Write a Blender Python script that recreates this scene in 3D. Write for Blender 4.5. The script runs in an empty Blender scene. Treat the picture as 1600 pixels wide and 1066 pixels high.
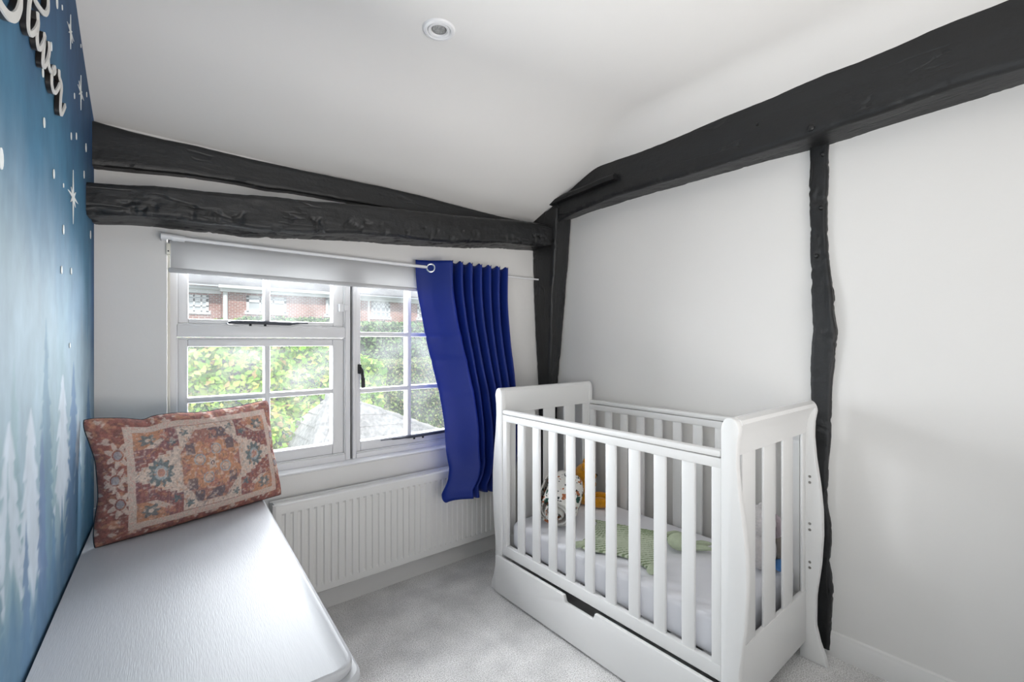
import bpy, bmesh, math, random
import numpy as np
from mathutils import Vector, Matrix, noise

random.seed(3); np.random.seed(3)
S = bpy.context.scene
COL = S.collection

# ------------------------------------------------------------------ camera
FPX, YAW, CX, CY, H = 711.0, math.radians(39.2), 800.0, 535.0, 1.3
FW = Vector((math.sin(YAW), math.cos(YAW), 0)); RT = Vector((math.cos(YAW), -math.sin(YAW), 0)); CAMP = Vector((0, 0, H))
cd = bpy.data.cameras.new('camera'); cam = bpy.data.objects.new('camera', cd); COL.objects.link(cam)
cam.location = CAMP; cam.rotation_euler = (math.radians(90), 0, -YAW)
cd.sensor_width = 36; cd.lens = 36 * FPX / 1600; cd.shift_y = (CY - 533) / 1600; cd.clip_start = 0.02; cd.clip_end = 200
S.camera = cam

# ------------------------------------------------------------------ light and exposure
w = bpy.data.worlds.new('world'); S.world = w; w.use_nodes = True
bg = w.node_tree.nodes['Background']; bg.inputs[0].default_value = (0.86, 0.93, 1.0, 1); bg.inputs[1].default_value = 1.0
def lamp(name, kind, loc, target, energy, color, **kw):
    l = bpy.data.lights.new(name, kind); l.energy = energy; l.color = color
    for k, v in kw.items(): setattr(l, k, v)
    o = bpy.data.objects.new(name, l); COL.objects.link(o); o.location = loc
    o.rotation_euler = (Vector(target) - Vector(loc)).to_track_quat('-Z', 'Y').to_euler()
    return o
lamp('sun', 'SUN', (0, -5, 10), (2.5, 4, 0), 2.8, (1.0, 0.97, 0.92), angle=0.05)
lamp('high_daylight', 'AREA', (0.75, 2.95, 1.66), (1.2, 1.0, 0.75), 50, (0.94, 0.95, 1.0), shape='RECTANGLE', size=1.3, size_y=0.4)
lamp('window_daylight', 'AREA', (0.80, 2.62, 1.15), (0.95, 0.0, 1.8), 52, (0.94, 0.95, 1.0), shape='RECTANGLE', size=1.35, size_y=0.85)
lamp('side_fill', 'AREA', (-0.48, 0.2, 1.30), (2.2, 1.75, 1.35), 4.0, (1.0, 0.975, 0.96), shape='RECTANGLE', size=0.8, size_y=0.8, spread=1.5)  # added fill from the left, aimed at the far right corner
lamp('side_fill_wide', 'AREA', (-0.52, 0.05, 1.50), (2.2, 0.35, 1.0), 5.5, (1.0, 0.975, 0.96), shape='RECTANGLE', size=1.15, size_y=1.1)  # wider added fill from the left for the right wall and floor
lamp('room_fill', 'AREA', (0.75, -1.2, 0.75), (0.85, -0.5, 2.4), 9, (1.0, 0.975, 0.96), shape='RECTANGLE', size=1.7, size_y=1.7)  # added fill behind the camera, bounced off the ceiling; no real fitting
lamp('ceiling_fill', 'AREA', (0.75, -1.6, 0.75), (0.85, 0.6, 2.3), 16, (1.0, 0.965, 0.94), shape='RECTANGLE', size=1.7, size_y=1.2, spread=1.6)  # added fill that brightens the ceiling from below, not a room light
S.view_settings.view_transform = 'Standard'; S.view_settings.look = 'None'
S.view_settings.exposure = 0.06; S.view_settings.gamma = 1.0; S.view_settings.use_curve_mapping = False

# ------------------------------------------------------------------ measuring helpers (points on real planes)
def ray(x, y): return FW + RT * ((x - CX) / FPX) + Vector((0, 0, (CY - y) / FPX))
def on_x(x, y, X): d = ray(x, y); return CAMP + d * (X / d.x)
def on_y(x, y, Y): d = ray(x, y); return CAMP + d * (Y / d.y)
def on_z(x, y, z): d = ray(x, y); return CAMP + d * ((z - H) / d.z)
WSL = 0.045
def wall_x(Y): return -0.136 - WSL * (2.31 - Y)
def on_left(x, y, off=0.0):
    d = ray(x, y); return CAMP + d * ((-0.136 + off - WSL * 2.31) / (d.x - WSL * d.y))

# ------------------------------------------------------------------ object helpers
def tag(o, label=None, cat=None, group=None, kind=None):
    if label: o['label'] = label
    if cat: o['category'] = cat
    if group: o['group'] = group
    if kind: o['kind'] = kind
    return o
def link(name, me, mat=None, parent=None):
    o = bpy.data.objects.new(name, me); COL.objects.link(o)
    if mat and not me.materials: me.materials.append(mat)
    if parent: o.parent = parent
    return o
def obj(name, bm, mat, parent=None, smooth=True, angle=35):
    me = bpy.data.meshes.new(name)
    bmesh.ops.recalc_face_normals(bm, faces=bm.faces)
    bm.to_mesh(me); bm.free()
    if smooth and len(me.polygons):
        me.polygons.foreach_set('use_smooth', [True] * len(me.polygons))
        me.set_sharp_from_angle(angle=math.radians(angle))
    return link(name, me, mat, parent)
def pyobj(name, vs, fs, mat, parent=None, smooth=True, angle=40):
    me = bpy.data.meshes.new(name); me.from_pydata([tuple(v) for v in vs], [], fs); me.update()
    if smooth:
        me.polygons.foreach_set('use_smooth', [True] * len(me.polygons)); me.set_sharp_from_angle(angle=math.radians(angle))
    return link(name, me, mat, parent)
def empty(name, loc=(0, 0, 0), rz=0.0):
    o = bpy.data.objects.new(name, None); COL.objects.link(o); o.location = loc; o.rotation_euler = (0, 0, rz)
    o.empty_display_size = 0.05
    return o
def box(bm, x0, x1, y0, y1, z0, z1, bev=0.0, seg=2):
    r = bmesh.ops.create_cube(bm, size=1.0)
    vs = r['verts']
    for v in vs:
        v.co = Vector(((x0 + x1) / 2 + v.co.x * (x1 - x0), (y0 + y1) / 2 + v.co.y * (y1 - y0), (z0 + z1) / 2 + v.co.z * (z1 - z0)))
    if bev > 0:
        es = list({e for v in vs for e in v.link_edges})
        bmesh.ops.bevel(bm, geom=es, offset=bev, segments=seg, affect='EDGES', profile=0.5)
    return bm
def B(*a, **k): return box(bmesh.new(), *a, **k)
def boxes(lst, bev=0.0):
    bm = bmesh.new()
    for b in lst: box(bm, *b, bev=bev)
    return bm
def prism(pts, axis, a0, a1, bev=0.0):
    """extrude a closed 2-D outline along an axis; pts are the two other coordinates in x,y,z order"""
    bm = bmesh.new()
    def P(p, a):
        return {'x': (a, p[0], p[1]), 'y': (p[0], a, p[1]), 'z': (p[0], p[1], a)}[axis]
    v0 = [bm.verts.new(P(p, a0)) for p in pts]; v1 = [bm.verts.new(P(p, a1)) for p in pts]
    n = len(pts)
    f0 = bm.faces.new(v0); f1 = bm.faces.new(list(reversed(v1)))
    for i in range(n): bm.faces.new((v0[i], v0[(i + 1) % n], v1[(i + 1) % n], v1[i]))
    bmesh.ops.recalc_face_normals(bm, faces=bm.faces)
    if bev > 0:
        es = [e for e in bm.edges if (e in f0.edges[:] or e in f1.edges[:])]
        bmesh.ops.bevel(bm, geom=es, offset=bev, segments=2, affect='EDGES', profile=0.5)
    return bm
def loft(rings, close=True, cap=True):
    bm = bmesh.new(); R = [[bm.verts.new(p) for p in r] for r in rings]; n = len(R[0])
    for a, b in zip(R, R[1:]):
        for i in range(n if close else n - 1):
            bm.faces.new((a[i], a[(i + 1) % n], b[(i + 1) % n], b[i]))
    if cap and close:
        bm.faces.new(list(reversed(R[0]))); bm.faces.new(R[-1])
    return bm
def tube(pts, r, n=10, bm=None):
    bm = bm or bmesh.new(); pts = [Vector(p) for p in pts]; rings = []
    for i, p in enumerate(pts):
        t = (pts[min(i + 1, len(pts) - 1)] - pts[max(i - 1, 0)]).normalized()
        u = t.cross(Vector((0, 0, 1)));  u = t.cross(Vector((1, 0, 0))) if u.length < 1e-3 else u
        u.normalize(); v = t.cross(u); rr = r[i] if isinstance(r, (list, tuple)) else r
        rings.append([bm.verts.new(p + (u * math.cos(a) + v * math.sin(a)) * rr) for a in [2 * math.pi * k / n for k in range(n)]])
    for a, b in zip(rings, rings[1:]):
        for k in range(n): bm.faces.new((a[k], a[(k + 1) % n], b[(k + 1) % n], b[k]))
    bm.faces.new(list(reversed(rings[0]))); bm.faces.new(rings[-1])
    return bm
def lathe(prof, c, axis='z', n=40, bm=None):
    bm = bm or bmesh.new(); rings = []
    for r, h in prof:
        ring = []
        for k in range(n):
            a = 2 * math.pi * k / n; p = (r * math.cos(a), r * math.sin(a), h)
            if axis == 'x': p = (h, p[0], p[1])
            if axis == 'y': p = (p[0], h, p[1])
            ring.append(bm.verts.new(Vector(c) + Vector(p)))
        rings.append(ring)
    for a, b in zip(rings, rings[1:]):
        for k in range(n): bm.faces.new((a[k], a[(k + 1) % n], b[(k + 1) % n], b[k]))
    return bm
def ball(bm, c, r, rot=None, seg=20):
    q = bmesh.ops.create_uvsphere(bm, u_segments=seg, v_segments=seg // 2 + 2, radius=1.0)
    r = r if isinstance(r, (tuple, list)) else (r, r, r)
    for v in q['verts']:
        p = Vector((v.co.x * r[0], v.co.y * r[1], v.co.z * r[2]))
        if rot: p = rot @ p
        v.co = p + Vector(c)
    return bm
def catmull(pts, n=6):
    pts = [Vector(p) for p in pts]; out = []
    for i in range(len(pts) - 1):
        p0, p1, p2, p3 = pts[max(i - 1, 0)], pts[i], pts[i + 1], pts[min(i + 2, len(pts) - 1)]
        for k in range(n):
            t = k / n
            out.append(0.5 * ((2 * p1) + (p2 - p0) * t + (2 * p0 - 5 * p1 + 4 * p2 - p3) * t * t + (3 * p1 - p0 - 3 * p2 + p3) * t ** 3))
    out.append(pts[-1]); return out
def remesh(o, vox, smooth_iter=4):
    m = o.modifiers.new('r', 'REMESH'); m.mode = 'VOXEL'; m.voxel_size = vox; m.use_smooth_shade = True
    s = o.modifiers.new('s', 'SMOOTH'); s.iterations = smooth_iter; s.factor = 0.5
    return o

# ------------------------------------------------------------------ materials
def srgb(r, g, b):
    return tuple(((c / 255) / 12.92 if c / 255 <= 0.04045 else ((c / 255 + 0.055) / 1.055) ** 2.4) for c in (r, g, b))
def mat(name, col, rough=0.6, bump=0.0, bscale=60.0, var=0.0, vscale=8.0, spec=0.5, metal=0.0, attr=False, stretch=None, sheen=0.0, bdist=0.01, detail=6.0, trans=0.0):
    m = bpy.data.materials.new(name); m.use_nodes = True; nt = m.node_tree; N = nt.nodes; L = nt.links
    b = N['Principled BSDF']; b.inputs['Roughness'].default_value = rough; b.inputs['Metallic'].default_value = metal
    b.inputs['Specular IOR Level'].default_value = spec
    if sheen: b.inputs['Sheen Weight'].default_value = sheen
    tc = N.new('ShaderNodeTexCoord'); co = tc.outputs['Object']
    if stretch:
        mp = N.new('ShaderNodeMapping'); mp.inputs['Scale'].default_value = stretch; L.new(co, mp.inputs['Vector']); co = mp.outputs['Vector']
    if attr:
        a = N.new('ShaderNodeAttribute'); a.attribute_name = 'Col'; src = a.outputs['Color']
    else:
        r = N.new('ShaderNodeRGB'); r.outputs[0].default_value = (*col, 1); src = r.outputs[0]
    if var > 0:
        n = N.new('ShaderNodeTexNoise'); n.inputs['Scale'].default_value = vscale; n.inputs['Detail'].default_value = detail; L.new(co, n.inputs['Vector'])
        mr = N.new('ShaderNodeMapRange'); mr.inputs['From Min'].default_value = 0.25; mr.inputs['From Max'].default_value = 0.75
        mr.inputs['To Min'].default_value = 1 - var; mr.inputs['To Max'].default_value = 1 + var
        L.new(n.outputs['Fac'], mr.inputs['Value'])
        mx = N.new('ShaderNodeVectorMath'); mx.operation = 'SCALE'; L.new(src, mx.inputs[0]); L.new(mr.outputs[0], mx.inputs['Scale']); src = mx.outputs[0]
    L.new(src, b.inputs['Base Color'])
    if bump > 0:
        n2 = N.new('ShaderNodeTexNoise'); n2.inputs['Scale'].default_value = bscale; n2.inputs['Detail'].default_value = 5; L.new(co, n2.inputs['Vector'])
        bp = N.new('ShaderNodeBump'); bp.inputs['Strength'].default_value = bump; bp.inputs['Distance'].default_value = bdist
        L.new(n2.outputs['Fac'], bp.inputs['Height']); L.new(bp.outputs[0], b.inputs['Normal'])
    if trans > 0: b.inputs['Transmission Weight'].default_value = trans
    return m
M = {}
M['plaster'] = mat('plaster', (0.80, 0.785, 0.765), 0.75, 0.12, 14, 0.01, 3, 0.2)
M['ceiling'] = mat('ceiling_paint', (0.80, 0.785, 0.765), 0.8, 0.10, 10, 0.01, 3, 0.2)
M['skirting'] = mat('skirting_paint', (0.80, 0.79, 0.775), 0.4, 0.05, 40)
M['carpet'] = mat('carpet', (0.46, 0.445, 0.43), 0.95, 0.6, 300, 0.0, 260, 0.1, sheen=0.3)
M['frame'] = mat('window_paint', (0.80, 0.795, 0.80), 0.35, 0.05, 60)
M['cot'] = mat('cot_paint', (0.80, 0.795, 0.785), 0.35, 0.02, 30, 0.005, 4)
M['metal_paint'] = mat('radiator_enamel', (0.76, 0.75, 0.73), 0.35)
M['chest'] = mat('chest_paint', (0.52, 0.53, 0.555), 0.42, 0.25, 30, 0.02, 10, stretch=(14, 1.2, 14), bdist=0.002)
M['curtain'] = mat('curtain_satin', (0.012, 0.034, 0.25), 0.44, 0.08, 700, 0.06, 4, 0.35)
M['blind'] = mat('blind_fabric', (0.66, 0.66, 0.665), 0.9, 0.1, 500)
M['white_plastic'] = mat('white_plastic', (0.82, 0.82, 0.83), 0.3)
M['cream_plastic'] = mat('cream_plastic', (0.78, 0.75, 0.66), 0.4)
M['chrome'] = mat('chrome', (0.75, 0.75, 0.76), 0.18, metal=1.0)
M['steel'] = mat('steel', (0.45, 0.43, 0.40), 0.3, metal=1.0)
M['iron'] = mat('black_iron', (0.015, 0.016, 0.018), 0.45)
M['iron_grey'] = mat('grey_iron', (0.06, 0.065, 0.08), 0.4)
M['rubber'] = mat('dark_seal', (0.03, 0.03, 0.03), 0.7)
M['sheet'] = mat('white_sheet', (0.80, 0.80, 0.84), 0.9, 0.25, 18, 0.0, spec=0.2)
M['sign_black'] = mat('sign_black', (0.018, 0.015, 0.014), 0.35)
M['sign_white'] = mat('sign_white', (0.72, 0.70, 0.66), 0.5)
M['star'] = mat('star_paint', (0.85, 0.87, 0.85), 0.7)
M['mural'] = mat('mural_wallpaper', (1, 1, 1), 0.7, 0.06, 30, 0.10, 14, 0.25, attr=True, stretch=(1, 1, 0.45))
M['rug'] = mat('cushion_weave', (1, 1, 1), 0.95, 0.9, 900, 0.28, 420, 0.1, attr=True, bdist=0.002)
M['rug_back'] = mat('cushion_back', (0.02, 0.035, 0.05), 0.95, 0.4, 500)
M['orange'] = mat('orange_plush', srgb(218, 150, 28), 0.95, 0.8, 160, 0.15, 60, 0.1, sheen=0.4)
M['grey_plush'] = mat('grey_plush', (0.66, 0.63, 0.63), 0.95, 0.8, 130, 0.06, 40, 0.1, sheen=0.3)
M['pink_plush'] = mat('mauve_plush', (0.50, 0.42, 0.46), 0.95, 0.6, 130)
M['brown_plush'] = mat('taupe_plush', (0.32, 0.29, 0.26), 0.95, 0.6, 130)
M['blue_felt'] = mat('blue_felt', srgb(95, 150, 215), 0.9)
M['red_felt'] = mat('red_felt', srgb(220, 60, 50), 0.9)
M['black_bead'] = mat('black_bead', (0.01, 0.01, 0.01), 0.2)
M['sage'] = mat('sage_knit', srgb(186, 196, 170), 0.95, 0.3, 300, 0.08, 60, 0.1)
M['lamp_glass'] = mat('lamp_glass', (0.45, 0.45, 0.44), 0.15, 0.6, 160, 0.4, 160, metal=0.6)
M['render_white'] = mat('white_upvc', (0.85, 0.86, 0.88), 0.5)
M['roof'] = mat('roof_tiles', (0.27, 0.265, 0.28), 0.9, 0.4, 3, 0.18, 2.2)
M['stone_roof'] = mat('stone_slates', (0.54, 0.51, 0.50), 0.9, 0.8, 14, 0.35, 26)
M['moss'] = mat('brown_moss', srgb(165, 145, 125), 0.95, 0.6, 20, 0.2, 14)
M['leaf'] = mat('leaf', (1, 1, 1), 0.75, attr=True, spec=0.12)
M['hedge_core'] = mat('hedge_core', (0.055, 0.085, 0.03), 0.95, 0.6, 8, 0.5, 9)
M['lawn'] = mat('lawn_grass', (0.10, 0.16, 0.05), 0.95, 0.8, 30, 0.3, 5)
M['car'] = mat('car_paint', (0.8, 0.82, 0.85), 0.25)
M['car_glass'] = mat('car_glass', (0.05, 0.09, 0.10), 0.08)
M['far_glass'] = mat('far_pane', (0.30, 0.33, 0.35), 0.12)
M['far_blind'] = mat('far_net_curtain', (0.56, 0.59, 0.62), 0.6)

def add_translucency(m, col, f):
    nt = m.node_tree; N = nt.nodes; L = nt.links; t = N.new('ShaderNodeBsdfTranslucent'); t.inputs[0].default_value = (*col, 1)
    mx = N.new('ShaderNodeMixShader'); mx.inputs[0].default_value = f
    L.new(N['Principled BSDF'].outputs[0], mx.inputs[1]); L.new(t.outputs[0], mx.inputs[2]); L.new(mx.outputs[0], N['Material Output'].inputs[0])
add_translucency(M['curtain'], (0.02, 0.06, 0.36), 0.28); add_translucency(M['blind'], (0.6, 0.6, 0.6), 0.3)
def timber_mat(nm, sc):
    m = mat(nm, (0.016, 0.0165, 0.017), 0.42, 0.0)
    nt = m.node_tree; N = nt.nodes; L = nt.links; b = N['Principled BSDF']
    tc = N.new('ShaderNodeTexCoord')
    n1 = N.new('ShaderNodeTexNoise'); n1.inputs['Scale'].default_value = 9; n1.inputs['Detail'].default_value = 8; n1.inputs['Roughness'].default_value = 0.65
    n2 = N.new('ShaderNodeTexNoise'); n2.inputs['Scale'].default_value = 70; n2.inputs['Detail'].default_value = 4
    mp = N.new('ShaderNodeMapping'); mp.inputs['Scale'].default_value = sc; L.new(tc.outputs['Object'], mp.inputs[0])
    L.new(mp.outputs[0], n1.inputs['Vector']); L.new(tc.outputs['Object'], n2.inputs['Vector'])
    n3 = N.new('ShaderNodeTexNoise'); n3.inputs['Scale'].default_value = 5; n3.inputs['Detail'].default_value = 3; L.new(mp.outputs[0], n3.inputs['Vector'])
    ck = N.new('ShaderNodeMapRange'); ck.inputs['From Min'].default_value = 0.485; ck.inputs['From Max'].default_value = 0.50; L.new(n3.outputs['Fac'], ck.inputs['Value'])
    ck2 = N.new('ShaderNodeMapRange'); ck2.inputs['From Min'].default_value = 0.50; ck2.inputs['From Max'].default_value = 0.515; ck2.inputs['To Min'].default_value = 1; ck2.inputs['To Max'].default_value = 0; L.new(n3.outputs['Fac'], ck2.inputs['Value'])
    cm = N.new('ShaderNodeMath'); cm.operation = 'MULTIPLY'; L.new(ck.outputs[0], cm.inputs[0]); L.new(ck2.outputs[0], cm.inputs[1])
    gate = N.new('ShaderNodeTexNoise'); gate.inputs['Scale'].default_value = 3.3; gate.inputs['Detail'].default_value = 4; L.new(tc.outputs['Object'], gate.inputs['Vector'])
    gr = N.new('ShaderNodeMapRange'); gr.inputs['From Min'].default_value = 0.5; gr.inputs['From Max'].default_value = 0.62; L.new(gate.outputs['Fac'], gr.inputs['Value'])
    cg = N.new('ShaderNodeMath'); cg.operation = 'MULTIPLY'; cx3 = N.new('ShaderNodeMath'); cx3.operation = 'MULTIPLY'; cx3.inputs[1].default_value = 2.5; L.new(cm.outputs[0], cx3.inputs[0]); L.new(cx3.outputs[0], cg.inputs[0]); L.new(gr.outputs[0], cg.inputs[1])
    cr = N.new('ShaderNodeValToRGB'); e = cr.color_ramp.elements
    e[0].position = 0.38; e[0].color = (0.0085, 0.0085, 0.009, 1); e[1].position = 0.70; e[1].color = (0.0135, 0.0145, 0.016, 1)
    L.new(n1.outputs['Fac'], cr.inputs[0]); L.new(cr.outputs[0], b.inputs['Base Color'])
    mr = N.new('ShaderNodeMapRange'); mr.inputs['To Min'].default_value = 0.28; mr.inputs['To Max'].default_value = 0.62
    L.new(n1.outputs['Fac'], mr.inputs['Value']); L.new(mr.outputs[0], b.inputs['Roughness'])
    ad = N.new('ShaderNodeMath'); ad.operation = 'MULTIPLY_ADD'; ad.inputs[1].default_value = 0.25
    L.new(n2.outputs['Fac'], ad.inputs[0]); L.new(n1.outputs['Fac'], ad.inputs[2])
    bp = N.new('ShaderNodeBump'); bp.inputs['Strength'].default_value = 0.30; bp.inputs['Distance'].default_value = 0.02
    sb = N.new('ShaderNodeMath'); sb.operation = 'SUBTRACT'; L.new(ad.outputs[0], sb.inputs[0]); L.new(cg.outputs[0], sb.inputs[1]); L.new(sb.outputs[0], bp.inputs['Height']); L.new(bp.outputs[0], b.inputs['Normal'])
    return m
M['timber_x'] = timber_mat('black_timber_along_room', (.22, 1.3, 1.3)); M['timber_y'] = timber_mat('black_timber_along_wall', (1.3, .22, 1.3)); M['timber'] = timber_mat('black_timber_upright', (1.3, 1.3, .22))
def carpet_fix():
    m = M['carpet']; nt = m.node_tree; N = nt.nodes; L = nt.links; b = N['Principled BSDF']
    tc = N.new('ShaderNodeTexCoord')
    f = N.new('ShaderNodeTexNoise'); f.inputs['Scale'].default_value = 210; f.inputs['Detail'].default_value = 3
    g = N.new('ShaderNodeTexNoise'); g.inputs['Scale'].default_value = 5.5; g.inputs['Detail'].default_value = 5
    for n in (f, g): L.new(tc.outputs['Object'], n.inputs['Vector'])
    c1 = N.new('ShaderNodeValToRGB'); e = c1.color_ramp.elements
    e[0].position = 0.30; e[0].color = (0.50, 0.48, 0.465, 1); e[1].position = 0.62; e[1].color = (0.97, 0.955, 0.945, 1)
    L.new(f.outputs['Fac'], c1.inputs[0])
    mr = N.new('ShaderNodeMapRange'); mr.inputs['From Min'].default_value = 0.35; mr.inputs['From Max'].default_value = 0.62
    mr.inputs['To Min'].default_value = 0.86; mr.inputs['To Max'].default_value = 1.12; L.new(g.outputs['Fac'], mr.inputs['Value'])
    sc = N.new('ShaderNodeVectorMath'); sc.operation = 'SCALE'; L.new(c1.outputs[0], sc.inputs[0]); L.new(mr.outputs[0], sc.inputs['Scale'])
    L.new(sc.outputs[0], b.inputs['Base Color'])
carpet_fix()
def glass_mat():
    m = bpy.data.materials.new('window_glass'); m.use_nodes = True; nt = m.node_tree; N = nt.nodes; L = nt.links
    N.remove(N['Principled BSDF']); out = N['Material Output']
    tr = N.new('ShaderNodeBsdfTransparent'); tr.inputs[0].default_value = (0.97, 0.985, 0.98, 1)
    gl = N.new('ShaderNodeBsdfGlossy'); gl.inputs['Roughness'].default_value = 0.02
    df = N.new('ShaderNodeBsdfTranslucent'); df.inputs[0].default_value = (0.9, 0.93, 0.95, 1)
    fr = N.new('ShaderNodeFresnel'); fr.inputs[0].default_value = 1.25
    tc = N.new('ShaderNodeTexCoord'); n = N.new('ShaderNodeTexNoise'); n.inputs['Scale'].default_value = 5; L.new(tc.outputs['Object'], n.inputs['Vector'])
    mr = N.new('ShaderNodeMapRange'); mr.inputs['From Min'].default_value = 0.35; mr.inputs['From Max'].default_value = 0.75; mr.inputs['To Min'].default_value = 0.008; mr.inputs['To Max'].default_value = 0.032
    L.new(n.outputs['Fac'], mr.inputs['Value'])
    m1 = N.new('ShaderNodeMixShader'); L.new(mr.outputs[0], m1.inputs[0]); L.new(tr.outputs[0], m1.inputs[1]); L.new(df.outputs[0], m1.inputs[2])
    m2 = N.new('ShaderNodeMixShader'); L.new(fr.outputs[0], m2.inputs[0]); L.new(m1.outputs[0], m2.inputs[1]); L.new(gl.outputs[0], m2.inputs[2])
    L.new(m2.outputs[0], out.inputs[0]); return m
M['glass'] = glass_mat()
def brick_mat():
    m = mat('red_brick', (1, 1, 1), 0.9); nt = m.node_tree; N = nt.nodes; L = nt.links; b = N['Principled BSDF']
    tc = N.new('ShaderNodeTexCoord'); sx = N.new('ShaderNodeSeparateXYZ'); cx = N.new('ShaderNodeCombineXYZ')
    L.new(tc.outputs['Object'], sx.inputs[0]); L.new(sx.outputs[0], cx.inputs[0]); L.new(sx.outputs[2], cx.inputs[1])
    br = N.new('ShaderNodeTexBrick'); br.inputs['Color1'].default_value = (*srgb(176, 112, 98), 1); br.inputs['Color2'].default_value = (*srgb(150, 92, 82), 1)
    br.inputs['Mortar'].default_value = (*srgb(205, 190, 180), 1); br.inputs['Scale'].default_value = 1.0
    br.inputs['Brick Width'].default_value = 0.235; br.inputs['Row Height'].default_value = 0.085; br.inputs['Mortar Size'].default_value = 0.012
    L.new(cx.outputs[0], br.inputs['Vector']); L.new(br.outputs[0], b.inputs['Base Color']); return m
M['brick'] = brick_mat()

def set_cols(me, cols):
    a = me.color_attributes.new('Col', 'FLOAT_COLOR', 'POINT')
    c = np.ones((len(cols), 4), np.float32); c[:, :3] = cols
    a.data.foreach_set('color', c.ravel())
def grid_faces(nu, nv):
    i = np.arange(nu - 1)[None, :] + np.arange(nv - 1)[:, None] * nu
    return np.stack([i, i + 1, i + 1 + nu, i + nu], -1).reshape(-1, 4)
def np_mesh(name, V, F, smooth=True):
    me = bpy.data.meshes.new(name); me.vertices.add(len(V)); me.vertices.foreach_set('co', np.asarray(V, np.float32).ravel())
    F = np.asarray(F, np.int32); me.loops.add(F.size); me.loops.foreach_set('vertex_index', F.ravel())
    me.polygons.add(len(F)); me.polygons.foreach_set('loop_start', np.arange(len(F), dtype=np.int32) * F.shape[1])
    me.update(calc_edges=True); me.validate()
    if smooth: me.polygons.foreach_set('use_smooth', [True] * len(me.polygons))
    return me
_rs = np.random.RandomState(11); _G = _rs.rand(64, 64)
def vnoise(x, y):
    xi = np.floor(x).astype(int); yi = np.floor(y).astype(int); fx = x - xi; fy = y - yi
    fx = fx * fx * (3 - 2 * fx); fy = fy * fy * (3 - 2 * fy)
    g = lambda a, b: _G[a % 64, b % 64]
    return (g(xi, yi) * (1 - fx) + g(xi + 1, yi) * fx) * (1 - fy) + (g(xi, yi + 1) * (1 - fx) + g(xi + 1, yi + 1) * fx) * fy
def fbm(x, y, o=4):
    s = 0; a = 0.5
    for k in range(o): s = s + a * vnoise(x * 2 ** k + 7.3 * k, y * 2 ** k + 3.1 * k); a *= 0.5
    return s / (1 - 0.5 ** o)
def sstep(a, b, x): t = np.clip((x - a) / (b - a), 0, 1); return t * t * (3 - 2 * t)
def lerp(a, b, t): return a + (np.asarray(b) - a) * t[..., None]

# ================================================================== SETTING
XR, YF = 2.235, 2.31
tag(obj('floor', B(-0.6, 2.40, -2.7, 2.5, -0.12, 0.0), M['carpet']), kind='structure')
tag(obj('wall_right', B(XR, XR + 0.15, -2.7, 2.5, -0.1, 2.75), M['plaster']), kind='structure')
tag(obj('wall_near', B(-0.6, 2.40, -2.8, -2.6, -0.1, 2.75), M['plaster']), kind='structure')
WX0, WX1, WZ0, WZ1 = 0.082, 1.535, 0.688, 1.735
wf = boxes([(-0.4, WX0, YF, YF + 0.2, -0.1, 2.75), (WX1, 2.40, YF, YF + 0.2, -0.1, 2.75),
            (WX0, WX1, YF, YF + 0.2, -0.1, WZ0), (WX0, WX1, YF, YF + 0.2, WZ1, 2.75)])
tag(obj('wall_far', wf, M['plaster']), kind='structure')

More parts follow.
